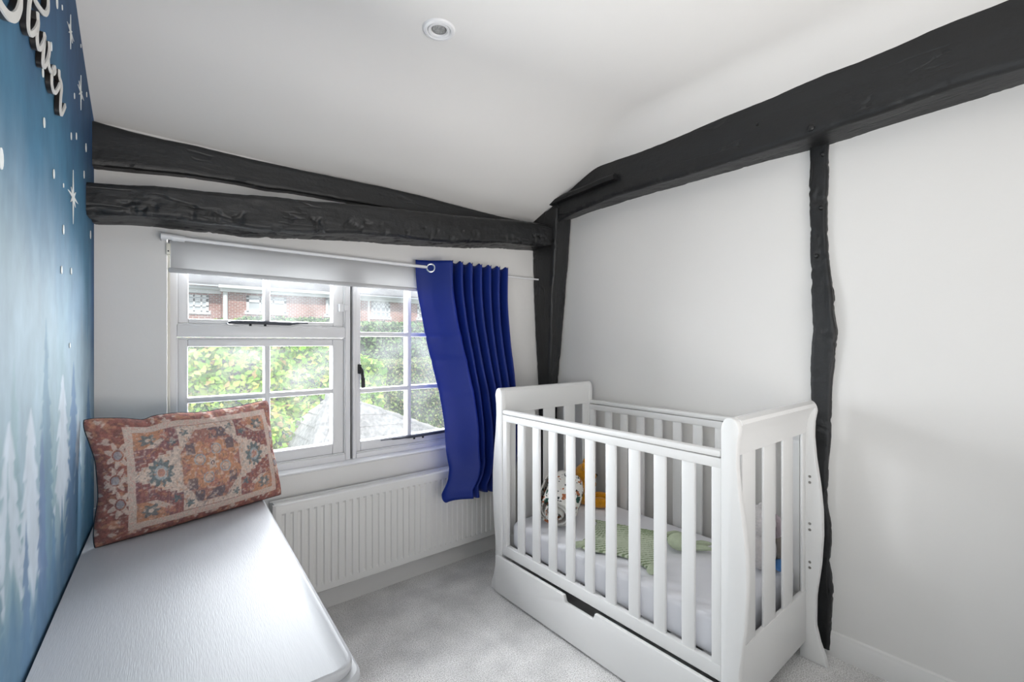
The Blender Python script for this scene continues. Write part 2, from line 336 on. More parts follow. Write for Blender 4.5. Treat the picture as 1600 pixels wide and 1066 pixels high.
# ---- left wall with its painted mural (colour is the wallpaper print itself)
def build_left_wall():
    ys = np.concatenate([np.linspace(-2.65, 1.05, 75), np.linspace(1.06, 2.33, 260)]); zs = np.linspace(-0.05, 2.6, 420)
    Y, Z = np.meshgrid(ys, zs); X = -0.136 - WSL * (2.31 - Y)
    # print colours
    deep = np.array(srgb(70, 104, 140)); teal = np.array(srgb(78, 132, 162)); pale = np.array(srgb(156, 182, 194)); mid = np.array(srgb(120, 158, 182))
    n1 = fbm(Y * 2.4, Z * 1.3); n2 = fbm(Y * 9 + 5, Z * 2.2 + 9); n3 = fbm(Y * 26, Z * 5)
    hz = Z + (n1 - 0.5) * 0.55 + (n2 - 0.5) * 0.22
    col = np.broadcast_to(pale, Y.shape + (3,)).copy()
    col = lerp(col, mid, sstep(1.28, 1.55, hz + (Y - 1.7) * 0.35)); col = lerp(col, teal, sstep(1.50, 1.74, hz + (Y - 1.7) * 0.28)); col = lerp(col, deep, sstep(1.72, 2.15, hz + (Y - 1.7) * 0.28))
    col = lerp(col, np.array(srgb(70, 74, 120)), sstep(0.58, 0.78, n2) * sstep(1.5, 1.9, Z) * 0.35)
    col = lerp(col, np.array(srgb(60, 100, 150)), sstep(2.14, 2.29, Y + (n2 - 0.5) * 0.16) * sstep(0.9, 1.5, Z) * 0.75)
    col = lerp(col, np.array(srgb(150, 185, 186)), sstep(0.5, 0.7, n1) * sstep(1.7, 1.3, Z) * 0.5)
    jn = (vnoise(Y * 50, Z * 40) - 0.5) * 0.022
    def tree(y0, zt, zb, w, c, a, soft=0.012, p=0.85, step=0.05, hang=0.0):
        nonlocal col
        k = np.clip((zt - Z) / (zt - zb), 0, 1.4); ph = (zt - Z) / step + 0.35 * np.sign(Y - y0) + vnoise(Y * 9, Z * 9)
        saw = 0.62 + 0.38 * (ph - np.floor(ph))
        half = w * k ** p * saw + jn * np.clip(k * 3, 0, 1)
        low = sstep(-.02, .02, Z - zb - hang * (vnoise(Y * 34 + y0 * 50, Z * 0 + y0) - .35)) if hang else 1.0
        m = sstep(soft, -soft, np.abs(Y - y0) - half) * (Z < zt) * a * low
        col = lerp(col, np.array(c), m)
    P = lambda x, y: on_left(x, y)
    for (x, y, w, c, al) in [(72, 495, .10, srgb(112, 150, 170), .85), (22, 560, .085, srgb(134, 168, 174), .7), (115, 565, .13, srgb(104, 142, 178), .9), (138, 590, .10, srgb(84, 130, 170), .8), (-10, 520, .1, srgb(150, 182, 186), .6)]:
        a = P(x, y); tree(a.y, a.z, .86, w, c, al)
    # white trees of the middle row, their lower edges in pointed brush strokes
    wht = srgb(208, 222, 230)
    for (x, y, yb, w, al) in [(48, 640, 930, .12, .9), (14, 660, 950, .11, .8), (98, 585, 800, .13, .9), (122, 640, 760, .08, .6), (-20, 640, 950, .1, .8)]:
        a, b_ = P(x, y), P(x, yb); tree(a.y, a.z, b_.z, w, wht, al, .012, .6, .06, .16)
    for (x, y, w, c, al) in [(66, 668, .060, srgb(112, 140, 176), .85), (41, 815, .070, srgb(108, 140, 172), .9), (-6, 840, .09, srgb(108, 146, 160), .85), (97, 775, .055, srgb(88, 140, 172), .9), (84, 800, .08, srgb(106, 146, 178), .8),
                             (124, 690, .10, srgb(76, 128, 164), .85), (12, 720, .030, srgb(140, 172, 182), .8), (136, 700, .12, srgb(82, 132, 162), .85), (20, 905, .08, srgb(112, 150, 164), .8), (62, 900, .10, srgb(104, 136, 170), .85)]:
        a = P(x, y); tree(a.y, a.z, a.z - 0.42, w, c, al, 0.008, 0.75, .045)
    low = sstep(0.84, 0.70, Z + (n2 - .5) * .16); col = lerp(col, np.array(srgb(100, 140, 170)), low * 0.8)
    col = lerp(col, np.array(srgb(74, 128, 154)), sstep(1.75, 2.15, Y + (n3 - .5) * .2) * sstep(0.98, 0.8, Z) * 0.6)
    n5 = fbm(Y * 14 + 3, Z * 9 + 5, 4); n6 = fbm(Y * 40, Z * 26, 3)
    col = col * (0.86 + 0.28 * n5[..., None]) * (0.92 + 0.16 * n6[..., None]) * np.array([.80, .78, .80])
    V = np.stack([X, Y, Z], -1).reshape(-1, 3)
    fs = grid_faces(len(ys), len(zs)); c = V[fs].mean(1)      # opening for the added, unseen window that the fill lamps shine through
    fs = fs[~((np.abs(c[:, 1] - 0.05) < 0.62) & (c[:, 2] > 0.9) & (c[:, 2] < 2.05))]
    me = np_mesh('wall_left', V, fs); set_cols(me, np.clip(col.reshape(-1, 3), 0, 1))
    o = link('wall_left', me, M['mural']); tag(o, kind='structure')
    # printed stars and snow dots, crisp flat print
    dirY = Vector((WSL, 1, 0)).normalized()
    def flat(name, c, pts):
        c = on_left(*c, off=0.0025)
        vs = [c + dirY * p[0] + Vector((0, 0, p[1])) for p in pts]
        bm = bmesh.new(); f = bm.faces.new([bm.verts.new(v) for v in vs])
        r = bmesh.ops.extrude_face_region(bm, geom=[f])
        for v in [g for g in r['geom'] if isinstance(g, bmesh.types.BMVert)]: v.co.x -= 0.0015
        obj(name, bm, M['star'], o, smooth=False)
    def star(c, R, seed):
        rr = random.Random(seed); pts = []
        for k in range(16):
            an = 2 * math.pi * k / 16 + math.pi / 2
            r = (R * (1.0 if k % 8 == 0 else 0.62 if k % 4 == 0 else rr.uniform(.3, .55))) if k % 2 == 0 else R * 0.15
            pts.append((r * math.cos(an) * 1.7, r * math.sin(an)))
        flat('painted_star', c, pts)
    star((111, 50), 0.050, 1); star((127, 145), 0.056, 2); star((115, 308), 0.080, 3)
    for (x, y, r) in [(90, 4, .016), (81, 73, .011), (117, 150, .009), (136, 148, .009), (112, 213, .011), (120, 213, .011), (135, 231, .015), (70, 192, .012), (85, 272, .012),
                      (132, 273, .013), (100, 359, .013), (142, 367, .015), (3, 248, .019), (68, 113, .012), (97, 422, .011), (112, 424, .010), (100, 290, .006), (110, 540, .008), (127, 72, .006), (98, 12, .007)]:
        flat('painted_dot', (x, y), [(r * .62 * math.cos(t * math.pi / 6), r * math.sin(t * math.pi / 6)) for t in range(12)])
    return o
build_left_wall()

# ---- ceiling: flat middle, sloping down to the window wall and to the beam on the right
TOPB = [(855, 315), (868, 297), (889, 283), (930, 262), (995, 240), (1060, 214), (1138, 180), (1200, 156), (1280, 120), (1350, 94), (1400, 72.5), (1450, 50), (1575, 0), (1640, -28)]
XB = 2.075
_tb = sorted([(on_x(x, y, XB).y, on_x(x, y, XB).z) for x, y in TOPB])
def beam_top(Y): return float(np.interp(Y, [p[0] for p in _tb], [p[1] for p in _tb]))
ZC = 2.44
def smin(a, b, k):
    h = max(k - abs(a - b), 0) / k; return min(a, b) - h * h * k * 0.25
def ceil_z(x, y):
    d = 2.312 - y; f = min(max((x + 0.1) / 1.9, 0), 1)
    s1 = 2.128 + (0.43 * d + 0.26 * d * d if d > 0 else 0.4 * d) * (1 - f) + (0.415 * d) * f - 0.02 * f
    zb = beam_top(y); s2 = zb + (XB - x) * (ZC - zb + 0.02) / 0.215
    return smin(smin(ZC, s1, 0.10), s2, 0.03)
def build_ceiling():
    xs = np.concatenate([np.linspace(-0.6, 1.7, 40), np.linspace(1.72, 2.4, 46)]); ys = np.concatenate([np.linspace(-2.7, 1.2, 40), np.linspace(1.22, 2.42, 60)])
    V = [(x, y, ceil_z(x, y) if x < XB + .02 else ceil_z(XB + .02, y)) for y in ys for x in xs]
    me = np_mesh('ceiling', V, grid_faces(len(xs), len(ys))[:, ::-1]); tag(link('ceiling', me, M['ceiling']), kind='structure')
build_ceiling()
tag(obj('attic_slab', B(-0.7, 2.6, -2.9, 2.7, 2.76, 2.85), M['plaster']), kind='structure').name = 'trim_2'

# ---- skirting boards
sk = [(2.297, 0), (2.297, 0.085), (2.302, 0.094), (2.311, 0.10), (2.311, 0)]
tag(obj('baseboard_far', prism([(p[0], p[1]) for p in sk], 'x', wall_x(2.31), 2.235), M['skirting']), kind='structure')
sk = [(2.218, 0), (2.218, 0.072), (2.223, 0.082), (2.226, 0.094), (2.236, 0.10), (2.236, 0)]
tag(obj('baseboard_right', prism([(p[0], p[1]) for p in sk], 'y', -2.6, 2.30), M['skirting']), kind='structure')

# ---- window: frame, sashes, bars, panes
def build_window():
    y0, y1 = 2.345, 2.43                       # frame depth
    fr = boxes([(WX0 + 0.004, 0.116, y0, y1, 0.69, 1.73), (0.812, 0.838, y0, y1, 0.69, 1.73), (0.116, 0.812, y0, y1, 1.322, 1.374),
                (0.116, 0.812, y0, y1, 0.69, 0.728), (0.116, 0.812, y0, y1, 1.69, 1.73),
                (0.850, 0.868, y0, y1, 0.69, 1.73), (1.497, WX1 - 0.004, y0, y1, 0.69, 1.73), (0.868, 1.497, y0, y1, 0.69, 0.722), (0.868, 1.497, y0, y1, 1.69, 1.73)], bev=0.004)
    wo = obj('window_1', fr, M['frame']); tag(wo, kind='structure')
    obj('seal', B(0.839, 0.849, 2.37, 2.42, 0.69, 1.73), M['rubber'], wo)
    def bead(x0, x1, z0, z1, t=0.009, yb=2.350):
        return boxes([(x0 - t, x0, yb, 2.40, z0 - t, z1 + t), (x1, x1 + t, yb, 2.40, z0 - t, z1 + t), (x0, x1, yb, 2.40, z0 - t, z0), (x0, x1, yb, 2.40, z1, z1 + t)], bev=0.002)
    def sash(name, X0, X1, Z0, Z1, gx0, gx1, gz0, gz1, vb, hb):
        s = obj(name, boxes([(X0, gx0, 2.36, 2.415, Z0, Z1), (gx1, X1, 2.36, 2.415, Z0, Z1), (gx0, gx1, 2.36, 2.415, Z0, gz0), (gx0, gx1, 2.36, 2.415, gz1, Z1)], bev=0.005), M['frame'], wo)
        obj('sash_rebate', bead(X0, X1, Z0, Z1, 0.006, 2.352), M['frame'], s)
        for b in vb: obj('glazing_bar', B(b - .012, b + .012, 2.362, 2.412, gz0 - .002, gz1 + .002, bev=.005), M['frame'], s)
        for b in hb: obj('glazing_bar', B(gx0 - .002, gx1 + .002, 2.363, 2.411, b - .012, b + .012, bev=.005), M['frame'], s)
        cx = [gx0] + list(vb) + [gx1]; cz = [gz0] + list(hb) + [gz1]
        for i in range(len(cx) - 1):
            for j in range(len(cz) - 1):
                obj('pane', B(cx[i], cx[i + 1], 2.388, 2.3895, cz[j], cz[j + 1]), M['glass'], s, smooth=False)
        return s
    sash('top_light', 0.120, 0.806, 1.380, 1.685, 0.156, 0.755, 1.400, 1.65, [0.457], [])
    sash('lower_casement', 0.120, 0.808, 0.734, 1.314, 0.154, 0.753, 0.785, 1.281, [0.457], [1.052])
    sash('right_casement', 0.872, 1.493, 0.728, 1.685, 0.897, 1.460, 0.778, 1.650, [1.178], [1.043, 1.343])
    # casement stays and handle: iron fittings
    st = bmesh.new(); tube(catmull([(0.300, 2.350, 1.385), (0.33, 2.345, 1.390), (0.45, 2.345, 1.390), (0.55, 2.345, 1.388), (0.585, 2.345, 1.391), (0.63, 2.342, 1.392)], 5), [.008] * 16 + [.005] * 5 + [.003] * 5, 8, st)
    s1 = obj('stay', st, M['iron_grey'], wo); obj('stay_plate', B(0.290, 0.325, 2.343, 2.362, 1.377, 1.386, bev=.003), M['chrome'], s1)
    for x in (0.385, 0.445): obj('stay_pin', tube([(x, 2.348, 1.374), (x, 2.348, 1.388)], .005, 8), M['iron'], s1)
    st = bmesh.new(); tube(catmull([(1.00, 2.342, 0.772), (1.06, 2.345, 0.771), (1.12, 2.345, 0.769), (1.25, 2.345, 0.770), (1.40, 2.347, 0.772)], 5), [.003] * 6 + [.006] * 6 + [.009] * 9, 8, st)
    s2 = obj('stay', st, M['iron_grey'], wo)
    for x in (1.20, 1.255): obj('stay_pin', tube([(x, 2.348, 0.752), (x, 2.348, 0.768)], .006, 8), M['iron'], s2)
    hd = obj('handle', tube(catmull([(0.888, 2.335, 1.165), (0.890, 2.322, 1.150), (0.893, 2.318, 1.11), (0.897, 2.324, 1.065)], 5), [.008] * 10 + [.010] * 6, 8), M['iron'], wo)
    obj('handle_plate', B(0.880, 0.893, 2.336, 2.362, 1.135, 1.185, bev=.003), M['iron'], hd)
    obj('lock_block', B(0.778, 0.802, 2.335, 2.362, 1.455, 1.495, bev=.003), M['white_plastic'], wo)
    obj('sash_lock', B(0.800, 0.822, 2.328, 2.350, 1.460, 1.492, bev=.004), M['white_plastic'], wo)
    return wo
build_window()
# unseen window added in the left wall for the fill lamps: frame and reveal
def build_added_window():
    x0, x1 = -0.42, -0.27
    f = obj('added_window', boxes([(x0, -0.22, -.60, -.56, .88, 2.07), (x0, -0.19, .66, .70, .88, 2.07), (x0, -0.2, -.60, .70, .86, .90), (x0, -0.2, -.60, .70, 2.05, 2.09), (x0, x0 + .05, .03, .07, .9, 2.05)], bev=.004), M['frame'])
    tag(f, kind='structure')
    for a, b in ((-.56, .03), (.07, .66)): obj('pane', B(x0 + .02, x0 + .022, a, b, .90, 2.05), M['glass'], f, smooth=False)
build_added_window()
sill = prism([(2.290, 0.693), (2.286, 0.690), (2.286, 0.684), (2.292, 0.680), (2.36, 0.680), (2.36, 0.697)], 'x', 0.03, 1.62)
tag(obj('trim_1', sill, M['frame']), kind='structure')
# window board apron under the sill, the plaster bulging out a little
tag(obj('trim_3', prism([(2.294, 0.680), (2.295, 0.62), (2.301, 0.54), (2.312, 0.42), (2.312, 0.680)], 'x', wall_x(2.3), 2.10), M['plaster']), kind='structure')

# ================================================================== TIMBERS
def timber(name, stations, n, k, amp, mat_, seed=0, parent=None, round_=0.012, chip=0.35):
    """stations: list of rings of 4 corner points; resampled, edges rounded and roughened"""
    st = [[Vector(p) for p in s] for s in stations]; m = len(st[0])
    tpar = np.linspace(0, len(st) - 1, n); rings = []
    for t in tpar:
        i = min(int(t), len(st) - 2); f = t - i
        cor = [st[i][j].lerp(st[i + 1][j], f) for j in range(m)]
        c = sum(cor, Vector()) / m; ring = []
        for j in range(m):
            a, b = cor[j], cor[(j + 1) % m]; L = (b - a).length; r = min(round_ / max(L, 1e-4), .4)
            for q in np.concatenate([[r], np.linspace(r, 1 - r, k)[1:-1], [1 - r]]): ring.append(a.lerp(b, float(q)))
        out = []
        for p in ring:
            d = p - c; d.normalize()
            w_ = noise.noise(p * 7 + Vector((seed, 0, 0))) * 0.6 + noise.noise(p * 24 + Vector((0, seed, 0))) * 0.3 + noise.noise(p * 70) * 0.12
            rel = (p.z - min(q_.z for q_ in cor)) / max(max(q_.z for q_ in cor) - min(q_.z for q_ in cor), 1e-4)
            ch = max(0, noise.noise(p * 17 + Vector((3, seed, 0))) * .6 + noise.noise(p * 55) * .5 - .12) * chip * (1 if rel < .42 else .12)
            out.append(p + d * (w_ * amp - ch * .024))
        rings.append(out)
    return obj(name, loft(rings), mat_, parent, angle=50)
# window-wall lower beam
T1 = [(120, 283), (191, 288), (237, 289.5), (301, 295.6), (345, 301), (398, 304), (471, 311), (520, 315), (585, 321), (690, 333.5), (769, 341), (824, 344.5)]
B1 = [(120, 350), (148, 350.5), (203, 352), (257, 356.6), (313, 364), (364, 367.6), (389, 372), (520, 375.4), (559, 378), (637, 383.4), (737, 388.6), (742, 387), (832, 391)]
def interp_line(pts, fn):
    q = [fn(x, y) for x, y in pts]; return [p.x for p in q], [p.z for p in q]
tx, tz = interp_line(T1, lambda x, y: on_y(x, y, 2.115)); bx_, bz = interp_line(B1, lambda x, y: on_y(x, y, 2.308))
st = []
for x in np.linspace(-0.20, 2.12, 30):
    zt = float(np.interp(x, tx, tz)); zb = float(np.interp(x, bx_, bz))
    st.append([(x, 2.115, zt), (x, 2.36, zt + .01), (x, 2.36, zb), (x, 2.115, zb + 0.004 * math.sin(x * 9))])
tag(timber('tie_beam', st, 320, 16, 0.0075, M['timber_x'], 2, round_=0.012, chip=1.0), 'long rough black beam directly above the window, lower of the two', 'beam')
# window-wall upper beam (wall plate), tapering behind the lower one
T2 = [(120, 180), (148, 188), (174, 197), (240, 214), (286, 222), (330, 233), (383, 245.6), (447, 260), (520, 275), (546, 281), (611, 294), (664, 307), (742, 328), (782, 338), (840, 350)]
B2 = [(120, 257), (148, 258), (203, 264), (276, 270.5), (325, 277), (374, 285), (423, 295.6), (454, 298), (520, 310), (585, 321), (700, 345), (840, 375)]
tx, tz = interp_line(T2, lambda x, y: on_y(x, y, 2.26)); bx_, bz = interp_line(B2, lambda x, y: on_y(x, y, 2.26))
st = []
for x in np.linspace(-0.20, 2.08, 26):
    zt = float(np.interp(x, tx, tz)); zb = min(float(np.interp(x, bx_, bz)), zt - .02)
    st.append([(x, 2.26, zt), (x, 2.34, zt), (x, 2.34, zb), (x, 2.26, zb)])
tag(timber('wall_plate', st, 160, 8, 0.003, M['timber_x'], 5, round_=0.006), 'smooth black upper beam tapering away under the sloping ceiling', 'beam')
# right wall beam
BF = [(830, 372), (895, 333), (962, 305), (1060, 277), (1157, 246), (1261, 213), (1320, 194), (1400, 167), (1500, 131), (1600, 104), (1700, 74)]
BW = [(840, 356), (894, 338), (995, 308), (1092, 281), (1190, 253), (1261, 236), (1305, 224), (1400, 192.5), (1462, 174), (1550, 147.5), (1600, 131), (1700, 98)]
qw = sorted([(on_x(x, y, XR).y, on_x(x, y, XR).z) for x, y in BW]); qf = sorted([(on_x(x, y, XB).y, on_x(x, y, XB).z) for x, y in BF])
st = []
for yy in np.linspace(-2.6, 2.30, 60):
    zw = float(np.interp(yy, [p[0] for p in qw], [p[1] for p in qw])); zf = float(np.interp(yy, [p[0] for p in qf], [p[1] for p in qf])); zt = beam_top(yy) + 0.06
    st.append([(XB, yy, zf), (XB, yy, zt), (XR + .05, yy, zt), (XR + .05, yy, zw)])
rb = tag(timber('wall_beam', st, 520, 14, 0.005, M['timber_y'], 9, round_=0.012), 'heavy curved black beam running along the top of the right wall', 'beam')
p0 = on_x(838, 327, 2.06); p1 = on_x(962, 276, 2.06)
ax = (p1 - p0); up = Vector((0, 0, 1)); n_ = 10; rings = []
for i in range(n_ + 1):
    p = p0 + ax * i / n_ + Vector((0, 0, 0.002 * math.sin(i * 1.7)))
    rings.append([p + Vector((0.03, 0, -.017)), p + Vector((-0.02, 0, -.015)), p + Vector((-0.024, 0, .006)), p + Vector((-.01, 0, .019)), p + Vector((0.03, 0, .019))])
obj('batten', loft(rings), M['timber_y'], rb)
def bolt(x, y, X, parent, r=0.012):
    p = on_x(x, y, X)
    return obj('bolt', lathe([(0.0005, -0.010), (r * .6, -.009), (r, -.004), (r, 0.01)], p, 'x', 12), M['timber'], parent)
bolt(1267, 200, XB, rb, .013); bolt(1183, 195, XB, rb, .007)
# corner post: broad at the head, narrow at the foot
st = []
for z, xl, yf in [(0.0, 2.125, 2.215), (0.6, 2.12, 2.21), (1.0, 2.108, 2.20), (1.3, 2.085, 2.16), (1.6, 2.07, 2.125), (1.85, 2.063, 2.095), (2.0, 2.06, 2.08), (2.16, 2.058, 2.07)]:
    xl2 = xl + 0.012 * (z < 1.6)
    st.append([(xl, 2.309, z), (xl2, yf, z), (XR - .008, yf + .03, z), (XR - .008, 2.303, z)])
po = timber('corner_post', st, 90, 7, 0.006, M['timber'], 13, round_=0.01)
tag(po, 'thick black corner post tapering downwards behind the cot', 'post')
# head of the post where the beams meet, a rough knuckle
kn = on_y(836, 329, 2.02)
# stud on the right wall with ragged right edge
LE = [(1265, 228), (1264, 300), (1266, 400), (1267, 440), (1268, 470), (1271, 510), (1267, 560), (1266, 640), (1264, 720), (1266, 800), (1262, 900), (1264, 985), (1264, 1010)]
RE = [(1293, 228), (1292, 280), (1290, 340), (1293, 400), (1297, 430), (1303, 468), (1302, 490), (1307, 515), (1305, 550), (1300, 590), (1298, 620), (1297, 660), (1296, 690), (1292, 740), (1290, 790), (1296, 815), (1297, 850), (1295, 880), (1300, 930), (1297, 975), (1297, 1000)]
zl = sorted([(on_x(x, y, 2.215).z, on_x(x, y, 2.215).y) for x, y in LE]); zr = sorted([(on_x(x, y, 2.215).z, on_x(x, y, 2.215).y) for x, y in RE])
st = []
for z in np.linspace(0.02, 2.16, 54):
    yl = float(np.interp(z, [p[0] for p in zl], [p[1] for p in zl])); yr = float(np.interp(z, [p[0] for p in zr], [p[1] for p in zr]))
    xx = 2.212 - 0.010 * math.exp(-((z - 1.42) / .14) ** 2)
    st.append([(xx, yl, z), (xx, yr, z), (XR + .03, yr, z), (XR + .03, yl, z)])
sd = tag(timber('wall_stud', st, 260, 9, 0.006, M['timber'], 21, round_=0.006, chip=.5), 'thin ragged black upright timber in the right wall behind the cot end', 'post')
for x, y in [(1285, 241), (1283, 325), (1276, 400)]: bolt(x, y, 2.208, sd, .009)

# ================================================================== DOWNLIGHT
dl = on_z(686, 46, ZC); dl.z = ceil_z(dl.x, dl.y)
t = empty('downlight', dl); tag(t, 'round white recessed downlight in the ceiling', 'light')
obj('bezel', lathe([(.040, -.0005), (.042, -.006), (.046, -.008), (.055, -.006), (.060, -.0005)], (0, 0, 0), n=48), M['white_plastic'], t)
obj('tilt_ring', lathe([(.0395, -.001), (.0385, -.007), (.031, -.006), (.027, .004), (.0265, .012)], (0, 0, 0), n=48), M['white_plastic'], t)
obj('shadow_gap', lathe([(.0405, -.0015), (.0392, -.0015)], (0, 0, 0), n=48), M['rubber'], t)
obj('lamp', lathe([(.0265, .002), (.0245, -.0005), (.018, -.003), (.0008, -.0045)], (0, 0, 0), n=32), M['lamp_glass'], t)
obj('lamp_clip', lathe([(.0272, .001), (.0268, -.001), (.0252, -.0008)], (0, 0, 0), n=32), M['rubber'], t)

# ================================================================== NAME SIGN (cut-out script lettering on the mural)
def build_sign():
    T = 0.013
    k = 1 / 5.613
    strokes = [
        ([(4, -60), (2, -20), (12, 30), (45, 90), (85, 140), (125, 155), (160, 130), (185, 60), (190, 0), (188, -60), (170, -120), (120, -150), (70, -150), (30, -110), (4, -60)], 1.5),
        ([(300, -70), (315, 0), (345, 55), (385, 110), (410, 120), (430, 80), (432, 0), (425, -80), (400, -130), (350, -150), (310, -120), (285, -60), (272, 0), (262, 100), (258, 220), (268, 285), (288, 300), (325, 262), (345, 205)], 1.0),
        ([(340, 110), (343, 160), (345, 205), (335, 290), (338, 380), (350, 430), (375, 405), (398, 350), (402, 300)], 0.9),
        ([(400, 310), (398, 370), (388, 480), (386, 570), (400, 580), (428, 520), (442, 440), (440, 370)], 0.9),
        ([(432, 500), (436, 570), (452, 625), (475, 645), (492, 620), (488, 592), (475, 605), (464, 660), (464, 740), (476, 800), (492, 812), (515, 780), (532, 740)], 0.85),
        ([(527, 615), (530, 680), (545, 730), (548, 780), (540, 870), (538, 970), (545, 1005), (565, 965), (580, 925)], 0.85)]
    t = empty('cursive_sign', on_left(70, 90, 0.0)); tag(t, 'cut-out cursive name sign with white face and black sides on the blue mural', 'sign')
    inv = Matrix.Translation(-t.location)
    bmB, bmF = bmesh.new(), bmesh.new()
    nrm = Vector((1, -WSL, 0)).normalized(); dY = Vector((WSL, 1, 0)).normalized()
    for pts, wd in strokes:
        P3 = [on_left(x * k, y * k, T) for x, y in pts]; C = catmull(P3, 7); hw = 0.0050 * wd
        L_, R_ = [], []
        for i, p in enumerate(C):
            d = C[min(i + 1, len(C) - 1)] - C[max(i - 1, 0)]; d = Vector((d.dot(dY), d.z)); d.normalize() if d.length > 1e-6 else None
            s = dY * (-d.y) + Vector((0, 0, d.x)); th = hw * (1.0 + 0.35 * abs(d.y))
            L_.append(p + s * th); R_.append(p - s * th)
        for bm, d0, d1, sh in ((bmB, T - .002, 0.003, 0), (bmF, -.0005, 0, 0)):
            rings = []
            for i in range(len(C)):
                a, b = L_[i], R_[i]
                if bm is bmF: f0, f1 = Vector(), -nrm * 0.003
                else: f0, f1 = -nrm * 0.003, -nrm * (T - 0.001)
                rings.append([bm.verts.new(inv @ q) for q in (a + f0, b + f0, b + f1, a + f1)])
            for u, v in zip(rings, rings[1:]):
                for j in range(4): bm.faces.new((u[j], u[(j + 1) % 4], v[(j + 1) % 4], v[j]))
            bm.faces.new(rings[0]); bm.faces.new(list(reversed(rings[-1])))
    obj('sign_body', bmB, M['sign_black'], t, angle=50); obj('sign_face', bmF, M['sign_white'], t, angle=50)
build_sign()

# ================================================================== RADIATOR
def build_radiator():
    X0, X1, Z0, Z1, YFr = 0.447, 1.86, 0.135, 0.583, 2.198
    t = empty('radiator', (0, 0, 0)); tag(t, 'white ribbed panel radiator below the window sill', 'radiator')
    def panel(name, yf, ribs, parent):
        # cross-section in X with pressed ribs
        xs, dy = [X0, X0 + .012, X0 + .03], [0.008, 0.001, 0.0]
        if ribs:
            p = 0.0333; n = int((X1 - X0 - 0.07) / p); s = X0 + 0.035
            for i in range(n):
                a = s + i * p
                for f, d in ((0, 0), (.003, .007), (.012, .007), (.016, 0), (.0172, -.0005), (.030, -.0005)): xs.append(a + f); dy.append(d)
        xs += [X1 - .03, X1 - .012, X1]; dy += [0, .001, .008]
        zs = [(Z0, .008, 0), (Z0 + .006, .001, 0), (Z0 + .036, 0, 0), (Z0 + .046, 0, 1), (Z1 - .052, 0, 1), (Z1 - .042, 0, 0), (Z1 - .012, 0, 0), (Z1 - .004, .003, 0), (Z1, .010, 0)]
        rows = []
        for z, off, on in zs: rows.append([Vector((x, yf + max(off, d if (on or x < X0 + .02 or x > X1 - .02) else 0), z)) for x, d in zip(xs, dy)])
        back = 0.016
        bm = bmesh.new(); R = [[bm.verts.new(p) for p in r] for r in rows]
        for a, b in zip(R, R[1:]):
            for i in range(len(xs) - 1): bm.faces.new((a[i], a[i + 1], b[i + 1], b[i]))
        bw = [bm.verts.new((x, yf + back, z)) for x, z in ((X0, Z0), (X1, Z0), (X1, Z1), (X0, Z1))]
        bm.faces.new(list(reversed(bw)))
        bm.faces.new([bw[0], bw[1]] + list(reversed(R[0]))); bm.faces.new([bw[3], bw[2]] + list(reversed(R[-1]))) 
        bm.faces.new([bw[0]] + [r[0] for r in R] + [bw[3]]); bm.faces.new([bw[1]] + [r[-1] for r in R] + [bw[2]])
        return obj(name, bm, M['metal_paint'], parent, angle=25)
    panel('front_panel', YFr, True, t); panel('rear_panel', YFr + .062, False, t)
    obj('top_grille', B(X0 + .012, X1 - .012, YFr + .012, YFr + .066, Z1 - .012, Z1 - .006), M['metal_paint'], t)
    obj('convector', boxes([(X0 + .05 + i * .05, X0 + .062 + i * .05, YFr + .016, YFr + .062, Z0 + .03, Z1 - .03) for i in range(26)]), M['metal_paint'], t)
    obj('bottom_header', B(X0 + .02, X1 - .02, YFr + .014, YFr + .064, Z0 + .005, Z0 + .03), M['metal_paint'], t)
    for x in (0.70, 1.55): obj('bracket', B(x, x + .03, YFr + .07, 2.309, .30, .48), M['metal_paint'], t)
build_radiator()

# ================================================================== ROLLER BLIND, POLE, CURTAIN
t = empty('roller_blind', (0, 0, 0)); tag(t, 'white roller blind pulled a little way down at the window head', 'blind')
rings = []
for z, y in [(1.720, 2.300), (1.70, 2.296), (1.66, 2.297), (1.62, 2.297), (1.600, 2.297), (1.588, 2.297)]:
    rings.append([(0.094, y, z), (1.505, y, z), (1.505, y + .001, z), (0.094, y + .001, z)])
obj('blind_fabric', loft(rings), M['blind'], t)
obj('roller_tube', tube([(0.09, 2.315, 1.708), (1.515, 2.315, 1.708)], .017, 16), M['blind'], t)
obj('bottom_bar', B(0.086, 1.51, 2.292, 2.302, 1.582, 1.602, bev=.004), M['blind'], t)
br = obj('blind_bracket', B(0.078, 0.093, 2.296, 2.334, 1.655, 1.700, bev=.003), M['cream_plastic'], t)
obj('bracket_slot', tube([(0.0855, 2.2955, 1.668), (0.0855, 2.2975, 1.668)], .003, 8), M['rubber'], br)
obj('cord_channel', B(0.0835, 0.0925, 2.318, 2.336, 0.70, 1.66, bev=.002), M['cream_plastic'], t)

PY, PZ = 2.25, 1.716
t = empty('curtain_pole', (0, 0, 0)); tag(t, 'thin white curtain pole across the window head', 'curtain pole')
obj('thick_pole', tube([(0.075, PY, PZ), (1.76, PY, PZ)], .0085, 14), M['white_plastic'], t)
obj('thin_pole', tube([(1.74, PY, PZ), (2.062, PY, PZ + .004)], .0058, 12), M['white_plastic'], t)
obj('end_cap', tube([(0.060, PY, PZ + .002), (0.105, PY, PZ + .002)], .0125, 16), M['white_plastic'], t)
obj('sleeve', tube([(0.094, PY, PZ), (0.136, PY, PZ)], .0135, 16), M['white_plastic'], t)
obj('wall_bracket', B(0.062, 0.080, PY, 2.315, PZ - .008, PZ + .008, bev=.002), M['white_plastic'], t)

